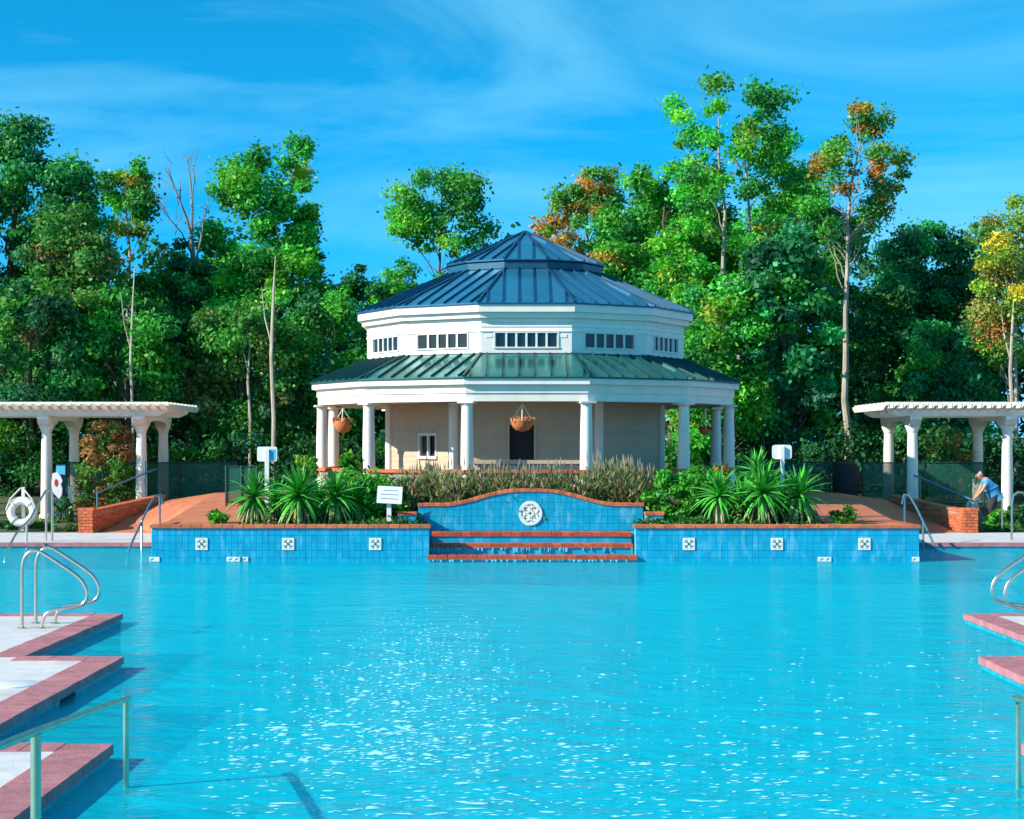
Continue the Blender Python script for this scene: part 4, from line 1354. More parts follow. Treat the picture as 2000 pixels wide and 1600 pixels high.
M['dryhead'] = mat('dry_seed_head', (.30, .27, .16), .9, var=.3, scale=30)
DG = [(800, 36.0, .34, .66, 'leftmost dry grass clump, right of the white notice board'), (838, 36.3, .34, .72, 'tall dry grass clump under the porch window'), (880, 35.9, .34, .66, 'dry grass clump before the left front column'),
      (925, 36.2, .36, .72, 'dry grass clump just right of the left front column'), (975, 36.0, .38, .74, 'dry grass clump left of the dark doorway'), (1030, 35.9, .4, .72, 'dry grass clump above the round emblem'),
      (1085, 36.1, .38, .74, 'dry grass clump right of the doorway'), (1135, 36.0, .34, .62, 'dry grass clump before the right front column'), (1180, 36.2, .34, .85, 'tallest dry grass clump, right of the right front column'),
      (1225, 36.0, .34, .78, 'tall dry grass clump before the right porch wall'), (1265, 36.1, .32, .66, 'rightmost dry grass clump beside the bright shrub'), (1205, 37.2, .4, .7, 'dry grass clump at the back near the right parapet'), (860, 37.2, .4, .62, 'dry grass clump at the back near the left parapet')]
for i, (px, Y, w_, h_, lab) in enumerate(DG):
    dry_plant(lab, px, Y, w_, h_, 300 + i)

def bed_cover():
    rng = np.random.default_rng(61)
    k = 300
    side = rng.random(k) < .5
    x = np.where(side, rng.uniform(-5.3, -1.8, k), rng.uniform(2.6, 6.1, k)); y = rng.uniform(33.95, 37.6, k)
    z = np.array([bedz(v) for v in y]) + .03
    cl = np.stack([x, y, z], 1)
    cen, nr, sz, col = clump_leaves(cl, rng.uniform(.12, .26, k), palette('green', k, rng), 60, .09, rng, flat=.6)
    x2 = rng.uniform(-1.9, 2.7, 160); y2 = rng.uniform(35.5, 37.8, 160)
    c2, n2, s2_, k2_ = clump_leaves(np.stack([x2, y2, np.array([bedz(v) for v in y2]) + .08], 1), rng.uniform(.14, .3, 160), palette('dry', 160, rng), 60, .09, rng, flat=.8)
    o = bpy.data.objects.new('ground_cover', leaf_mesh('ground_cover', np.concatenate([cen, c2]), np.concatenate([nr, n2]), np.concatenate([sz, s2_]), np.concatenate([col, k2_]), M['shrubleaf'], .5, rng)); COL.objects.link(o)
    tag(o, 'low green ground cover between the planter plants', 'ground cover', kind='stuff')
bed_cover()

# yuccas: every blade a part of its own
def blade(name, droop, mtl, w=.066):
    mb = MB()
    n = 6
    vs = []
    for i in range(n + 1):
        s_ = i / n
        ww = w * (1 - s_ ** 2.2) * (.55 + 1.3 * s_ if s_ < .35 else 1) + .001
        x = droop * s_ ** 2; z = s_ - .25 * droop * s_ ** 2
        vs += [(x - .35 * ww * 0, -ww, z), (x - ww * .5, 0, z), (x, ww, z)]
    fs = []
    for i in range(n):
        a = i * 3
        fs += [(a, a + 1, a + 4, a + 3), (a + 1, a + 2, a + 5, a + 4)]
    mb.add(vs, fs)
    return mb.mesh(name, mtl, smooth=True)
M['blade'] = mat('yucca_blade', (.065, .40, .035), .42, var=.2, scale=8, obj_var=.4)
M['blade_old'] = mat('old_yucca_blade', (.36, .40, .13), .6, var=.25, scale=10, obj_var=.35)
BL = [blade('leaf', d, M['blade']) for d in (.10, .25, .45)]
BO = [blade('leaf', d, M['blade_old'], .05) for d in (.3, .6)]
def yucca(label, px, py, Y, R, seed, n=70, old=34):
    random.seed(seed)
    c = P(px, py, Y)
    z0 = bedz(Y)
    root = thing('yucca', label, 'yucca', (c.x, Y, z0), 'yuccas in the planters')
    m = MB(); m.tube([(c.x, Y, z0 - .02), (c.x + .01, Y, (z0 + c.z) / 2), (c.x, Y, c.z + .03)], [.055, .06, .05], 8); m.build('stem', M['bark_dark'], root, True)
    for k_ in range(n):
        f = (k_ + .5) / n
        tilt = math.radians(6 + 112 * f ** .85 + random.uniform(-7, 7))
        az = k_ * 2.39996 + random.uniform(-.25, .25)
        L = R * random.uniform(.82, 1.1) * (.85 + .15 * math.sin(PI * f))
        link('leaf', BL[min(2, int(f * 3 + random.random() * .6))], root, (c.x, Y, c.z + .06 - .10 * f), (0, tilt, az), (L, L, L))
    for k_ in range(old):
        tilt = math.radians(random.uniform(112, 158)); az = k_ * 2.39996 + random.uniform(-.4, .4)
        L = R * random.uniform(.8, 1.1)
        L = min(L, (c.z - z0) / max(.2, -math.cos(tilt)) * .98 + .06)
        link('leaf', BO[k_ % 2], root, (c.x, Y, c.z - .02 - random.random() * .1), (0, tilt, az), (L, L, L))
yucca('leftmost yucca in the left planter, beside the small gate', 497, 972, 34.5, .70, 41)
yucca('largest yucca in the left planter with wide fan', 585, 970, 34.4, .78, 42, 92, 44)
yucca('yucca nearest the white notice board in the left planter', 655, 972, 34.6, .70, 43)
yucca('small low yucca behind the others in the left planter', 690, 985, 35.1, .60, 44, 60, 26)
yucca('yucca half hidden between the two left planter yuccas nearest the gate', 540, 978, 35.2, .62, 49, 56, 20)
yucca('yucca half hidden right of the largest left planter yucca', 622, 980, 35.2, .62, 50, 56, 20)
yucca('yucca half hidden left of the largest right planter yucca', 1447, 976, 35.2, .64, 51, 56, 20)
yucca('yucca half hidden right of the largest right planter yucca', 1530, 976, 35.3, .64, 52, 56, 20)
yucca('leftmost yucca in the right planter, beside the bright shrub', 1405, 970, 34.5, .70, 45)
yucca('largest central yucca in the right planter below the white board', 1490, 966, 34.4, .80, 46, 96, 48)
yucca('rightmost yucca in the right planter, near the ramp', 1562, 968, 34.6, .72, 47)
yucca('tall yucca behind the white board post in the right planter', 1480, 925, 35.6, .62, 48, 56, 18)

# ------------------------------------------------------------------ pergolas
def pergola(sgn, label):
    mx_ = (lambda x: x) if sgn < 0 else mirx
    root = thing('pergola', label, 'pergola', (mx_(-11.8), 47.4, .3))
    yf, yb = 46.0, 48.9
    px_ = [-9.94, -12.48, -15.02]
    for x in px_:
        x = mx_(x)
        for y_ in (yf, yb):
            gz = float(np.interp(y_, [r[0] for r in rows], [r[1] for r in rows]))
            m = MB(); m.lathe((x, y_, gz - .05), [(.155, 0), (.155, .6), (.145, 1.6), (.128, 2.72 - gz)], 18)
            po = m.build('post', M['column'], root, True)
            m = MB(); m.lathe((x, y_, gz - .06), [(.2, 0), (.2, .12), (.17, .16)], 18); m.build('post_base', M['column'], po, True)
            m = MB(); m.lathe((x, y_, 2.62), [(.13, 0), (.15, .03), (.15, .06), (.20, .16), (.20, .2)], 18); m.build('capital', M['column'], po, True)
        # arched cross header on each pair of posts
        prof = [(yf - .42, 3.06), (yf - .42, 2.98), (yf - .30, 2.83), (yf - .2, 2.80), (yf + .30, 2.80), (yf + .48, 2.90), (yf + .8, 2.95),
                (yb - .8, 2.95), (yb - .48, 2.90), (yb - .30, 2.80), (yb + .2, 2.80), (yb + .30, 2.83), (yb + .42, 2.98), (yb + .42, 3.06)]
        m = MB(); m.prism([(x - .15, a, z) for a, z in prof], (.30, 0, 0)); m.build('header', M['white'], root)
    xa, xb = sorted((mx_(-9.25), mx_(-15.6)))
    for y_ in (yf - .02, yb + .02):
        m = MB()
        m.prism([(xa, y_ - .06, 3.22), (xa, y_ - .06, 3.17), (xa + .22, y_ - .06, 3.065), (xb - .22, y_ - .06, 3.065), (xb, y_ - .06, 3.17), (xb, y_ - .06, 3.22)], (0, .12, 0))
        m.build('beam', M['white'], root)
    x = -9.1
    while x > -15.8:
        q = mx_(x)
        y0, y1 = yf - .75, yb + .75
        m = MB()
        m.prism([(q - .045, y0, 3.375), (q - .045, y0, 3.33), (q - .045, y0 + .3, 3.221), (q - .045, y1 - .3, 3.221), (q - .045, y1, 3.33), (q - .045, y1, 3.375)], (.09, 0, 0))
        m.build('rafter', M['white'], root)
        x -= .26
    for y_ in np.linspace(yf - .6, yb + .6, 9):
        m = MB(); m.box(xa - .16, xb + .16, y_ - .04, y_ + .04, 3.376, 3.43); m.build('purlin', M['white'], root)
pergola(-1, 'white pergola on round posts at the left, behind the life ring')
pergola(1, 'white pergola on round posts at the right, beside the bending person')

# ------------------------------------------------------------------ ramp brick walls
BRK = brickmesh('brick', .205, .10, .066, M['brick'], .006)
def ramp_wall(sgn, label):
    mx_ = (lambda x: x) if sgn < 0 else mirx
    random.seed(21)
    a, e = Vector((-10.55, 42.75, 0)), Vector((-9.42, 46.1, 0))
    a.x, e.x = mx_(a.x), mx_(e.x)
    root = thing('brick_wall', label, 'brick wall', (a.x, a.y, .1))
    d = (e - a); L = d.length; dh = d.normalized(); nr_ = Vector((-dh.y, dh.x, 0)); ang = math.atan2(d.y, d.x)
    top = lambda s_: .60 + .30 * s_ / L
    m = MB()
    q = [a - nr_ * .10, e - nr_ * .10, e + nr_ * .10, a + nr_ * .10]
    m.add([(p.x, p.y, .0) for p in q] + [(q[0].x, q[0].y, top(0)), (q[1].x, q[1].y, top(L)), (q[2].x, q[2].y, top(L)), (q[3].x, q[3].y, top(0))],
          [(0, 3, 2, 1), (4, 5, 6, 7), (0, 1, 5, 4), (1, 2, 6, 5), (2, 3, 7, 6), (3, 0, 4, 7)])
    m.build('wall_core', M['mortar'], root)
    # bricks on both faces
    for side in (-1, 1):
        for r in range(11):
            z = .06 + .076 * r
            s_ = .02 + (.1 if r % 2 else 0)
            while s_ < L - .1:
                if z + .066 < top(s_ - .1):
                    c = a + dh * (s_ + .1) + nr_ * side * .07
                    link('brick', BRK, root, (c.x, c.y, z), (0, 0, ang + random.uniform(-.01, .01)), (1, .9 + random.uniform(0, .12), 1))
                s_ += .216
    n = 16
    for k_ in range(n):
        s_ = L * (k_ + .5) / n
        c = a + dh * s_
        link('cap_brick', COPB, root, (c.x, c.y, top(s_) + .001), (0, -math.atan2(.30, L), ang), (L / n / .2, .8, .9))
    # end pillar
    pl = MB(); pl.box(a.x - .16, a.x + .16, a.y - .30, a.y + .02, 0, .66)
    po = pl.build('pillar', M['mortar'], root)
    for r in range(8):
        z = .04 + .078 * r
        if r % 2 == 0:
            for dx in (-.088, .088):
                link('brick', BRK, po, (a.x + dx, a.y - .285, z), (0, 0, random.uniform(-.03, .03)), (.82, 1, 1))
        else:
            for dx, sx in ((-.135, .4), (0, .82), (.135, .4)):
                link('brick', BRK, po, (a.x + dx, a.y - .285, z), (0, 0, random.uniform(-.03, .03)), (sx, 1, 1))
        for sd_ in (-1, 1):
            link('brick', BRK, po, (a.x + sd_ * .155, a.y - .13, z), (0, 0, PI / 2), (1.25, .8, 1))
    for dx in (-.1, .1):
        link('cap_brick', COPB, po, (a.x + dx, a.y - .15, .662), None, (1, 1.1, 1))
ramp_wall(-1, 'low brick ramp wall with brick end pillar under the left pergola')
ramp_wall(1, 'low brick ramp wall with brick end pillar beside the bending person')

# ------------------------------------------------------------------ rails
def smooth_path(pts_, n=6):
    pts_ = [Vector(p) for p in pts_]
    out = []
    for i in range(len(pts_) - 1):
        p0, p1, p2, p3 = pts_[max(i - 1, 0)], pts_[i], pts_[i + 1], pts_[min(i + 2, len(pts_) - 1)]
        for k_ in range(n):
            t = k_ / n
            out.append(.5 * ((2 * p1) + (p2 - p0) * t + (2 * p0 - 5 * p1 + 4 * p2 - p3) * t * t + (3 * p1 - p0 - 3 * p2 + p3) * t ** 3))
    out.append(pts_[-1])
    return out
LAD = [(-5.79, .10), (-5.79, .5), (-5.79, .80), (-5.765, .94), (-5.70, 1.02), (-5.62, 1.04), (-5.53, 1.0), (-5.33, .87), (-5.14, .737), (-5.05, .63), (-5.02, .50), (-5.07, .405), (-5.19, .365), (-5.40, .335), (-5.52, .265), (-5.565, .10)]
def ladder_rail(label, sgn, Y, dx=0):
    mx_ = (lambda x: x) if sgn < 0 else mirx
    root = thing('grab_rail', label, 'grab rail', (mx_(-5.79), Y, .113), 'steel grab rails at the pool edge')
    m = MB(); m.tube(smooth_path([(mx_(x + dx), Y, z) for x, z in LAD]), .021, 10); m.build('rail', M['steel'], root, True)
    for x in (-5.79, -5.565):
        m = MB(); m.lathe((mx_(x + dx), Y, .113), [(.055, 0), (.055, .012), (.03, .022)], 14); m.build('flange', M['steel'], root, True)
ladder_rail('looped steel grab rail on the left deck, nearer one of the pair', -1, 20.27)
ladder_rail('looped steel grab rail on the left deck, farther one of the pair', -1, 20.82, .01)
ladder_rail('looped steel grab rail at the right edge, nearer one of the pair', 1, 20.27)
ladder_rail('looped steel grab rail at the right edge, farther one of the pair', 1, 20.82)

def entry_rail(sgn, label):
    mx_ = (lambda x: x) if sgn < 0 else mirx
    root = thing('stair_rail', label, 'stair rail', (mx_(-2.5), 10, -1.2), 'rails at the near pool steps')
    a, b_, c = (mx_(-2.36), 7.2, .93), (mx_(-2.36), 8.5, .86), (mx_(-2.55), 11.35, .60)
    m = MB(); m.tube(smooth_path([a, b_, (mx_(-2.545), 11.25, .61), (mx_(-2.568), 11.4, .57), (mx_(-2.57), 11.42, .45), (mx_(-2.57), 11.42, -1.28)], 5), .020, 10); m.build('rail', M['pipe_green'], root, True)
    m = MB(); m.tube([(mx_(-2.36), 8.5, .85), (mx_(-2.36), 8.5, -1.28)], .026, 10); m.build('post', M['pipe_green'], root, True)
entry_rail(-1, 'green tinged stair rail standing in the water at lower left')
entry_rail(1, 'pale stair rail standing in the water at the lower right edge')

def far_rail(label, pts_, posts, mtl, grp='stair rails at the far pool edge'):
    """pts_/posts in photo pixels plus distance"""
    p0 = P(*pts_[-1])
    root = thing('stair_rail', label, 'stair rail', (p0.x, p0.y, 0), grp)
    m = MB(); m.tube([P(*q) for q in pts_], .026, 8); m.build('rail', M[mtl], root, True)
    for a, b_ in posts:
        m = MB(); m.tube([P(*a), P(*b_)], .024, 8); m.build('post', M[mtl], root, True)
far_rail('sloping stair rail at the left corner of the planter wall', [(318, 985, 38.6), (314, 966, 38.6), (303, 968, 38.5), (290, 990, 38.2), (262, 1050, 37.2), (249, 1082, 36.9), (247, 1106, 36.8)], [((312, 967, 38.6), (312, 1062, 38.6)), ((277, 1018, 37.7), (277, 1082, 37.4))], 'pipe_blue')
far_rail('sloping stair rail at the far left edge of the pool', [(102, 1062, 38.9), (102, 962, 38.9), (97, 957, 38.9), (88, 960, 38.8), (60, 1012, 38), (30, 1045, 37.4), (12, 1078, 37), (9, 1100, 36.9)], [((52, 1020, 37.9), (52, 1075, 37.8)), ((90, 960, 38.8), (90, 1062, 38.8))], 'steel')
far_rail('sloping stair rail at the right corner of the planter wall', [(1762, 985, 38.6), (1766, 966, 38.6), (1777, 968, 38.5), (1790, 992, 38.2), (1818, 1050, 37.2), (1831, 1082, 36.9), (1832, 1106, 36.8)], [((1767, 967, 38.6), (1767, 1062, 38.6)), ((1803, 1020, 37.7), (1803, 1082, 37.4))], 'pipe_blue')
far_rail('arched blue rail at the right edge before the pergola', [(1976, 1062, 39), (1976, 985, 39), (1979, 968, 39), (1988, 961, 39), (1998, 962, 39), (2012, 985, 38.6), (2040, 1080, 37)], [((1957, 962, 43.1), (1957, 1035, 43.1))], 'steel')
far_rail('long blue-green handrail along the left ramp wall', [(188, 964, 44.2), (240, 942, 45.0), (285, 924, 45.8), (306, 916, 46.1)], [((190, 963, 44.2), (190, 1012, 44.2)), ((283, 900, 45.8), (283, 985, 45.8))], 'pipe_blue', 'handrails on the ramps')
far_rail('long blue-green handrail along the right ramp wall', [(1772, 924, 46.1), (1800, 934, 45.6), (1850, 956, 44.9), (1897, 976, 44.2)], [((1895, 975, 44.2), (1895, 1012, 44.2)), ((1797, 934, 45.7), (1797, 985, 45.7))], 'pipe_blue', 'handrails on the ramps')

# ------------------------------------------------------------------ fences
def fence(label, x0, x1, y0, y1, zb, zt, n, rails=2, grp='green mesh fences', posth=.0):
    root = thing('mesh_fence', label, 'fence', ((x0 + x1) / 2, (y0 + y1) / 2, zb), grp)
    for k_ in range(n + 1):
        t = k_ / n
        m = MB(); m.tube([(x0 + (x1 - x0) * t, y0 + (y1 - y0) * t, zb - .15), (x0 + (x1 - x0) * t, y0 + (y1 - y0) * t, zt + .03 + posth)], .03, 8); m.build('post', M['fencepost'], root)
    for r in range(rails):
        z = zt - r * (zt - zb - .05) / max(1, rails - 1)
        m = MB(); m.tube([(x0, y0, z), (x1, y1, z)], .02, 6); m.build('rail', M['fencepost'], root)
    for k_ in range(n):
        a, b_ = (k_ + .02) / n, (k_ + .98) / n
        xa, ya, xb, yb = x0 + (x1 - x0) * a, y0 + (y1 - y0) * a, x0 + (x1 - x0) * b_, y0 + (y1 - y0) * b_
        m = MB(); m.bar((xa, ya, (zb + zt) / 2), (xb, yb, (zb + zt) / 2), .006, zt - zb); m.build('mesh_panel', M['screen'], root)
fence('green mesh fence behind the left ramp', -12.4, -7.6, 48.0, 47.2, .62, 1.80, 3)
fence('green mesh fence beside the pavilion on the right', 5.9, 8.75, 47.2, 47.2, .75, 1.82, 2)
fence('green mesh fence behind the right ramp', 9.65, 13.1, 47.2, 47.6, .62, 1.80, 2)
fence('small green gate with pale rails left of the yuccas', P(442, 900, 40).x, P(502, 900, 40).x, 40, 40, .92, 1.78, 2, 3)

# ------------------------------------------------------------------ boards and notices
def rounded(cx, cz, w, h, r, y, seg=5):
    out = []
    for sx, sz, a0 in ((1, 1, 0), (-1, 1, PI / 2), (-1, -1, PI), (1, -1, 1.5 * PI)):
        for k_ in range(seg + 1):
            a = a0 + PI / 2 * k_ / seg
            out.append((cx + sx * (w / 2 - r) + r * math.cos(a), y, cz + sz * (h / 2 - r) + r * math.sin(a)))
    return out[::-1]
Y = 36.2
c = P(522, 887, Y)
root = thing('board_on_post', 'white framed board with blue half on a post left of the pavilion', 'board', (c.x, Y, .8), 'white boards on posts')
m = MB(); m.prism(rounded(c.x, c.z, .42, .31, .04, Y), (0, -.03, 0)); bo = m.build('board', M['sign'], root)
m = MB(); m.box(c.x + .02, c.x + .175, Y - .034, Y - .0305, c.z - .12, c.z + .10); m.build('blue_panel', M['signblue'], bo)
m = MB(); m.box(c.x - .045, c.x + .045, Y - .075, Y - .0345, .8, c.z + .10); m.build('post', M['sign'], root)
Y = 36.0
c = P(1527, 883, Y)
root = thing('board_on_post', 'plain white rounded board on a post above the right yuccas', 'board', (c.x, Y, .8), 'white boards on posts')
m = MB(); m.prism(rounded(c.x, c.z, .41, .30, .06, Y), (0, -.03, 0)); bo = m.build('board', M['sign'], root)
m = MB(); m.box(c.x - .035, c.x + .04, Y - .085, Y - .0305, .8, c.z + .12); m.build('post', M['sign'], root)
Y = 34.3
c = P(761, 967, Y)
root = thing('notice_board', 'small white notice board with three lines in the left planter', 'notice', (c.x, Y, .66))
ax1 = Vector((math.cos(.05), 0, -math.sin(.05))); az1 = Vector((math.sin(.05), .25, math.cos(.05))).normalized(); ay1 = az1.cross(ax1).normalized()
m = MB(); m.obox(c, ax1, ay1, az1, .50, .025, .35); bo = m.build('board', M['sign'], root)
front = -ay1 if ay1.y > 0 else ay1
for r, (wd, off) in enumerate(((.30, .02), (.36, 0), (.34, .01))):
    m = MB(); m.obox(c + front * .0142 + az1 * (.09 - r * .085) + ax1 * off, ax1, ay1, az1, wd, .003, .012); m.build('text_line', M['ink'], bo)
m = MB(); m.box(c.x - .06, c.x + .03, Y + .02, Y + .06, .6, c.z - .1); m.build('post', M['sign'], root)

# ------------------------------------------------------------------ hanging baskets
def basket(label, px, ytop, ymid, ybot, Y, hw, mtl, flowers, seed):
    rng = np.random.default_rng(seed)
    top, mid, bot = P(px, ytop, Y), P(px, ymid, Y), P(px, ybot, Y)
    r = hw * Y / F
    root = thing('hanging_basket', label, 'hanging basket', (mid.x, Y, bot.z), 'hanging baskets under the porch')
    h = mid.z - bot.z
    m = MB(); m.lathe((mid.x, Y, bot.z), [(.03, 0), (r * .55, h * .12), (r * .85, h * .45), (r, h * .92), (r * .96, h)], 18); m.build('bowl', M[mtl], root, True)
    for k_ in range(3):
        a = 2 * PI * k_ / 3 + .5
        m = MB(); m.tube([(mid.x + r * .97 * math.cos(a), Y + r * .97 * math.sin(a), mid.z - .01), top], .012, 6); m.build('rope', M['rope'], root)
    n = 14
    cl = np.stack([rng.uniform(-r, r, n) * .8, rng.uniform(-r, r, n) * .7, h * .9 + rng.random(n) * r * .2], 1)
    colr = palette(flowers, n, rng)
    cen, nr, sz, col = clump_leaves(cl, np.full(n, r * .32), colr, 40, .06, rng)
    o = bpy.data.objects.new('plant', leaf_mesh('plant', cen + np.array([0, 0, 0]), nr, sz, col, M['shrubleaf'], .6, rng)); COL.objects.link(o); o.parent = root
PAL['redflower'] = [((.55, .05, .03), 4), ((.60, .16, .04), 3), ((.05, .16, .03), 2)]
PAL['terracotta'] = [((.60, .26, .10), 4), ((.55, .16, .08), 3), ((.62, .36, .20), 2)]
basket('orange coir basket hanging in the middle of the front porch bay', 1020, 789, 820, 843, 38.45, 23, 'coir', 'terracotta', 51)
basket('basket with red flowers hanging between the left porch columns', 670, 798, 822, 846, 40.6, 19, 'coir', 'redflower', 52)
basket('small red flowered basket hanging between the right porch columns', 1377, 800, 838, 850, 41.4, 12, 'coir', 'redflower', 53)

# ------------------------------------------------------------------ life ring, rescue board, black rounded form
Y = 43.1
c = P(43, 1000, Y)
root = thing('life_ring', 'white life ring with rope hung on a stand at the left edge', 'life ring', (c.x, Y, .1))
m = MB()
R_, r_ = .285, .105
vs, fs = [], []
for i in range(36):
    a = 2 * PI * i / 36
    for k_ in range(12):
        b_ = 2 * PI * k_ / 12
        vs.append((c.x + (R_ + r_ * math.cos(b_)) * math.cos(a), Y + r_ * .8 * math.sin(b_), c.z + (R_ + r_ * math.cos(b_)) * math.sin(a)))
        fs.append((i * 12 + k_, i * 12 + (k_ + 1) % 12, ((i + 1) % 36) * 12 + (k_ + 1) % 12, ((i + 1) % 36) * 12 + k_))
m.add(vs, fs); ri = m.build('ring', M['ring'], root, True)
m = MB()
for s_ in (-1, 1):
    m.tube([(c.x + s_ * .38, Y - .06, c.z + .05), (c.x + s_ * .27, Y - .09, c.z + .33), (c.x + s_ * .03, Y - .02, c.z + .60)], .022, 6)
m.build('rope', M['rope'], root, True)
for a in (.8, 2.35, 3.95, 5.5):
    m = MB()
    d = Vector((math.cos(a), 0, math.sin(a)))
    m.tube([Vector((c.x, Y, c.z)) + d * (R_ + .0) + (d * math.cos(t) * .112 + Vector((0, 1, 0)) * math.sin(t) * .092) for t in (2 * PI * q / 14 for q in range(15))], .014, 5, False)
    m.build('band', M['rope'], ri, True)
m = MB(); m.box(c.x - .04, c.x + .04, Y + .09, Y + .15, .05, c.z + .62); m.build('stand', M['white'], root)

Y = 45.6
c = P(119, 945, Y)
root = thing('rescue_board', 'blue rescue board with white vest and red patch beside a pergola post', 'rescue board', (c.x, Y, .3))
m = MB(); m.box(c.x - .13, c.x + .12, Y, Y + .06, .3, P(0, 908, Y).z); bd = m.build('board', M['navy'], root)
m = MB(); m.box(c.x - .125, c.x + .115, Y - .012, Y - .001, P(0, 927, Y).z, P(0, 910, Y).z); m.build('blue_panel', M['signblue'], bd)
m = MB()
vp = [(-.16, .30), (-.02, .33), (.05, .22), (.10, .10), (.06, .0), (.10, -.12), (.08, -.28), (.02, -.38), (-.08, -.28), (-.17, -.18), (-.19, .05)]
m.prism([(c.x + a - .03, Y - .05, c.z - .02 + z) for a, z in vp], (0, -.09, 0)); ve = m.build('vest', M['ring'], root)
m = MB(); m.prism([(c.x - .09 + .045 * math.cos(t), Y - .1405, c.z + .03 + .10 * math.sin(t)) for t in (2 * PI * q / 14 for q in range(14))][::-1], (0, -.01, 0)); m.build('red_patch', M['red'], ve)
m = MB(); m.box(c.x + .20, c.x + .29, Y, Y + .05, .3, 1.2); m.build('side_post', M['white'], root)

Y = 46.6
a, b_ = P(1652, 965, Y), P(1652, 905, Y)
m = MB()
m.lathe((a.x, Y, a.z - .1), [(.22, 0), (.33, .06), (.37, .35), (.36, .70), (.30, .92), (.16, .99), (.02, 1.01)], 22)
o = m.build('black_rounded_form', M['black'], None, True)  # plain black rounded body, kind of object left open
tag(o, 'tall black rounded form standing at the top of the right ramp', 'covered grill')  # category is only a guess, the body is a plain black rounded form

# ------------------------------------------------------------------ person
def skin_obj(name, nodes, edges, mtl, parent, sub=2, rootv=0):
    off = wloc(parent)
    me = bpy.data.meshes.new(name)
    me.from_pydata([tuple(Vector(n_[0]) - off) for n_ in nodes], edges, [])
    me.materials.append(mtl)
    o = bpy.data.objects.new(name, me); COL.objects.link(o); o.parent = parent
    md = o.modifiers.new('skin', 'SKIN')
    md.use_smooth_shade = True
    sv = me.skin_vertices[0].data
    for i, n_ in enumerate(nodes):
        r = n_[1]
        sv[i].radius = r if isinstance(r, tuple) else (r, r)
        sv[i].use_root = (i == rootv)
    sb = o.modifiers.new('sub', 'SUBSURF'); sb.levels = sub; sb.render_levels = sub
    return o
pc = P(1930, 1018, 44.4)
gx, gy, gz = pc.x, 44.4, .22
root = thing('person', 'grey haired person in blue shirt and dark trousers bending by the right pergola', 'person', (gx, gy, gz))
def q(dx, dy, dz): return (gx + dx, gy + dy, gz + dz)
body = [(q(.16, 0, .78), .13), (q(.08, 0, .93), .125), (q(-.02, 0, 1.08), .13), (q(-.10, 0, 1.17), .10), (q(-.155, 0, 1.205), .055), (q(-.205, -.005, 1.235), .07), (q(-.245, -.01, 1.285), .082), (q(-.235, -.01, 1.335), .06),
        (q(-.08, -.17, 1.10), .06), (q(-.20, -.19, .90), .046), (q(-.33, -.14, .74), .034), (q(-.38, -.12, .69), .028),
        (q(-.08, .17, 1.10), .06), (q(-.18, .19, .88), .046), (q(-.31, .14, .70), .034), (q(-.36, .12, .65), .028),
        (q(.17, -.10, .70), .095), (q(.02, -.12, .42), .07), (q(.13, -.11, .07), .05), (q(.02, -.12, .03), .035),
        (q(.17, .10, .70), .095), (q(.05, .12, .42), .07), (q(.18, .11, .07), .05), (q(.07, .12, .03), .035)]
be = [(0, 1), (1, 2), (2, 3), (3, 4), (4, 5), (5, 6), (6, 7), (2, 8), (8, 9), (9, 10), (10, 11), (2, 12), (12, 13), (13, 14), (14, 15), (0, 16), (16, 17), (17, 18), (18, 19), (0, 20), (20, 21), (21, 22), (22, 23)]
skin_obj('body', body, be, M['skin'], root)
gr = lambda l: [(p, r + .014) for p, r in l]
skin_obj('shirt', gr([(q(.155, 0, .79), .16), (q(.08, 0, .93), .145), body[2], body[3], body[8], (q(-.14, -.18, 1.0), .05), body[12], (q(-.13, .18, .99), .05), (q(.20, 0, .69), .15)]), [(0, 1), (1, 2), (2, 3), (2, 4), (4, 5), (2, 6), (6, 7), (0, 8)], M['shirt'], root)
skin_obj('trousers', [(p, r + .016) for p, r in [(q(.16, 0, .77), .155)] + [body[16], body[17], (q(.125, -.11, .12), .05), body[20], body[21], (q(.175, .11, .12), .05), (q(.11, 0, .88), .135)]], [(0, 1), (1, 2), (2, 3), (0, 4), (4, 5), (5, 6), (0, 7)], M['trousers'], root)
skin_obj('hair', [(q(-.255, -.008, 1.35), .05), (q(-.22, -.008, 1.338), .074), (q(-.188, -.008, 1.295), .074), (q(-.175, -.008, 1.255), .05)], [(0, 1), (1, 2), (2, 3)], M['hair'], root)
m = MB(); m.lathe(q(-.318, -.012, 1.255), [(.004, -.03), (.018, -.012), (.010, .03)], 8); m.build('nose', M['skin'], root, True)
for dy in (-.035, .02):
    m = MB(); m.lathe(q(-.318, dy, 1.295), [(.002, -.009), (.010, 0), (.002, .009)], 8); m.build('eye', M['dark'], root, True)
for hx_, hy_, hz_ in ((-.39, -.12, .68), (-.37, .12, .64)):
    for f_ in range(4):
        skin_obj('finger', [(q(hx_, hy_ - .03 + .02 * f_, hz_), .010), (q(hx_ - .035, hy_ - .032 + .021 * f_, hz_ - .03), .009), (q(hx_ - .035 - .002 * f_, hy_ - .03 + .02 * f_, hz_ - .068), .008)], [(0, 1), (1, 2)], M['skin'], root, 1)
    skin_obj('thumb', [(q(hx_ + .015, hy_ - .035, hz_ + .01), .011), (q(hx_ + .005, hy_ - .06, hz_ - .03), .009), (q(hx_ - .012, hy_ - .06, hz_ - .055), .008)], [(0, 1), (1, 2)], M['skin'], root, 1)
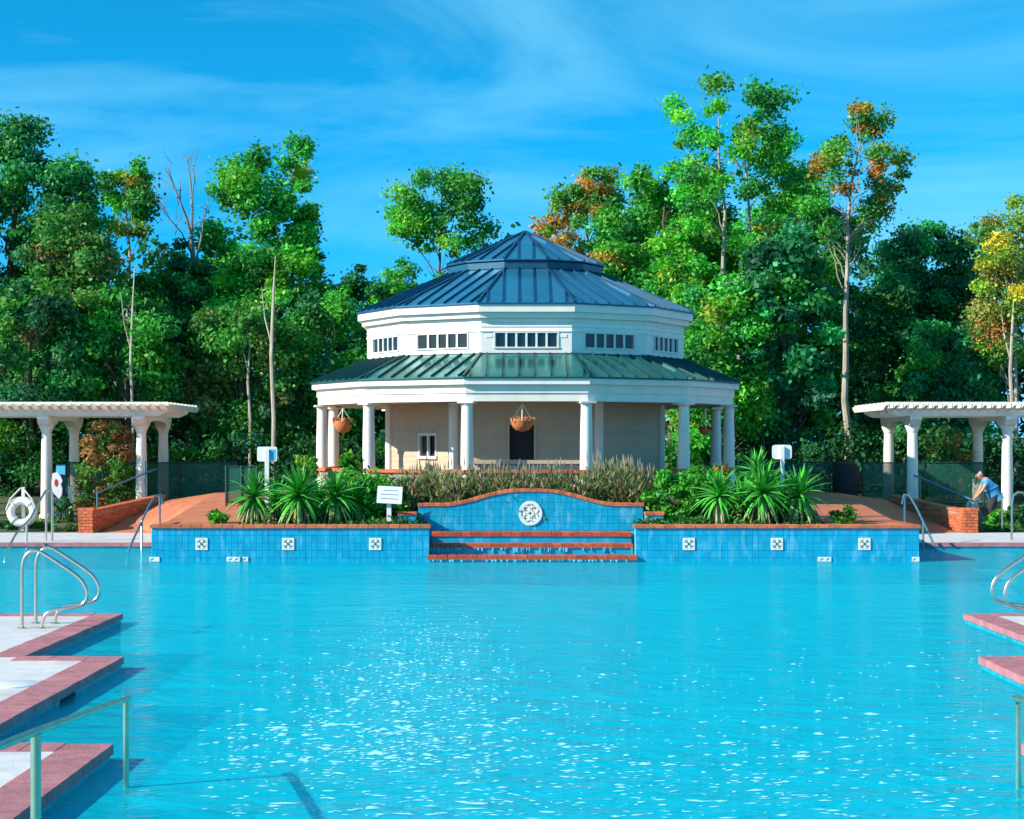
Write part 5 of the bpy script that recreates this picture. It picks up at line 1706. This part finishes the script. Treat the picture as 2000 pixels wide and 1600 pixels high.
# pale bag in the hands
m = MB(); bg = q(-.43, 0, .36); m.lathe(bg, [(.05, 0), (.13, .04), (.15, .16), (.11, .24), (.05, .28), (.07, .31)], 12)
o = m.build('garden_bag', M['tool'], None, True)
tag(o, 'pale cloth garden bag held by the bending person', 'bag')
m = MB(); m.tube([q(-.39, -.14, .72), q(-.25, -.2, .3), q(-.12, -.26, .0)], .014, 6); 
o = m.build('garden_tool', M['pipe_green'], None, True)
tag(o, 'green handled garden tool leaning below the bending person', 'garden tool')

# ------------------------------------------------------------------ sun glints on the water, shaped as pale flecks
def glint():
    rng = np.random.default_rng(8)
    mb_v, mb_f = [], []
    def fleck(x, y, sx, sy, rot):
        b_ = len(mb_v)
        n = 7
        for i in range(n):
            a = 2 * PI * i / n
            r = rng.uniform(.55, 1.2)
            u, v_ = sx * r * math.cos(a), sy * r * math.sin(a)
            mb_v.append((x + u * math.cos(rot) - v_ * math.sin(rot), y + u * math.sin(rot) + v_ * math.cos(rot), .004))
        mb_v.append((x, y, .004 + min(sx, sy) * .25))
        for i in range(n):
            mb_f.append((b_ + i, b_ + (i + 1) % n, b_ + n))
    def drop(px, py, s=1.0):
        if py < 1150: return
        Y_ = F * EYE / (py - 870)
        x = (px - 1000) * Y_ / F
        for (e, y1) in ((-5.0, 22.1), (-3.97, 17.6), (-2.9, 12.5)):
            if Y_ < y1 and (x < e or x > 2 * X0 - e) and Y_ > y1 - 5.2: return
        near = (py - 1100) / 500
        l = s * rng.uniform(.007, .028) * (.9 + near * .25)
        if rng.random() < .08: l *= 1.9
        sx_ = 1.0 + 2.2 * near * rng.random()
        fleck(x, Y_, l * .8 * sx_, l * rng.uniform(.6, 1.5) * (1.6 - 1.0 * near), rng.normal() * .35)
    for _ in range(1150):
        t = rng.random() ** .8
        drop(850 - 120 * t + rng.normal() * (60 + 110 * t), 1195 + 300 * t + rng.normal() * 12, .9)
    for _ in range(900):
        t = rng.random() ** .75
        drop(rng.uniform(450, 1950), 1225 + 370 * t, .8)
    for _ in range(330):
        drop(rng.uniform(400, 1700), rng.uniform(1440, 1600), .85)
    me = bpy.data.meshes.new('glint')
    me.from_pydata(mb_v, [], mb_f); me.materials.append(M['glint']); me.update()
    o = bpy.data.objects.new('glint', me); COL.objects.link(o)
    tag(o, 'sun glints shaped as white flecks on the pool', 'glint', kind='stuff')
glint()
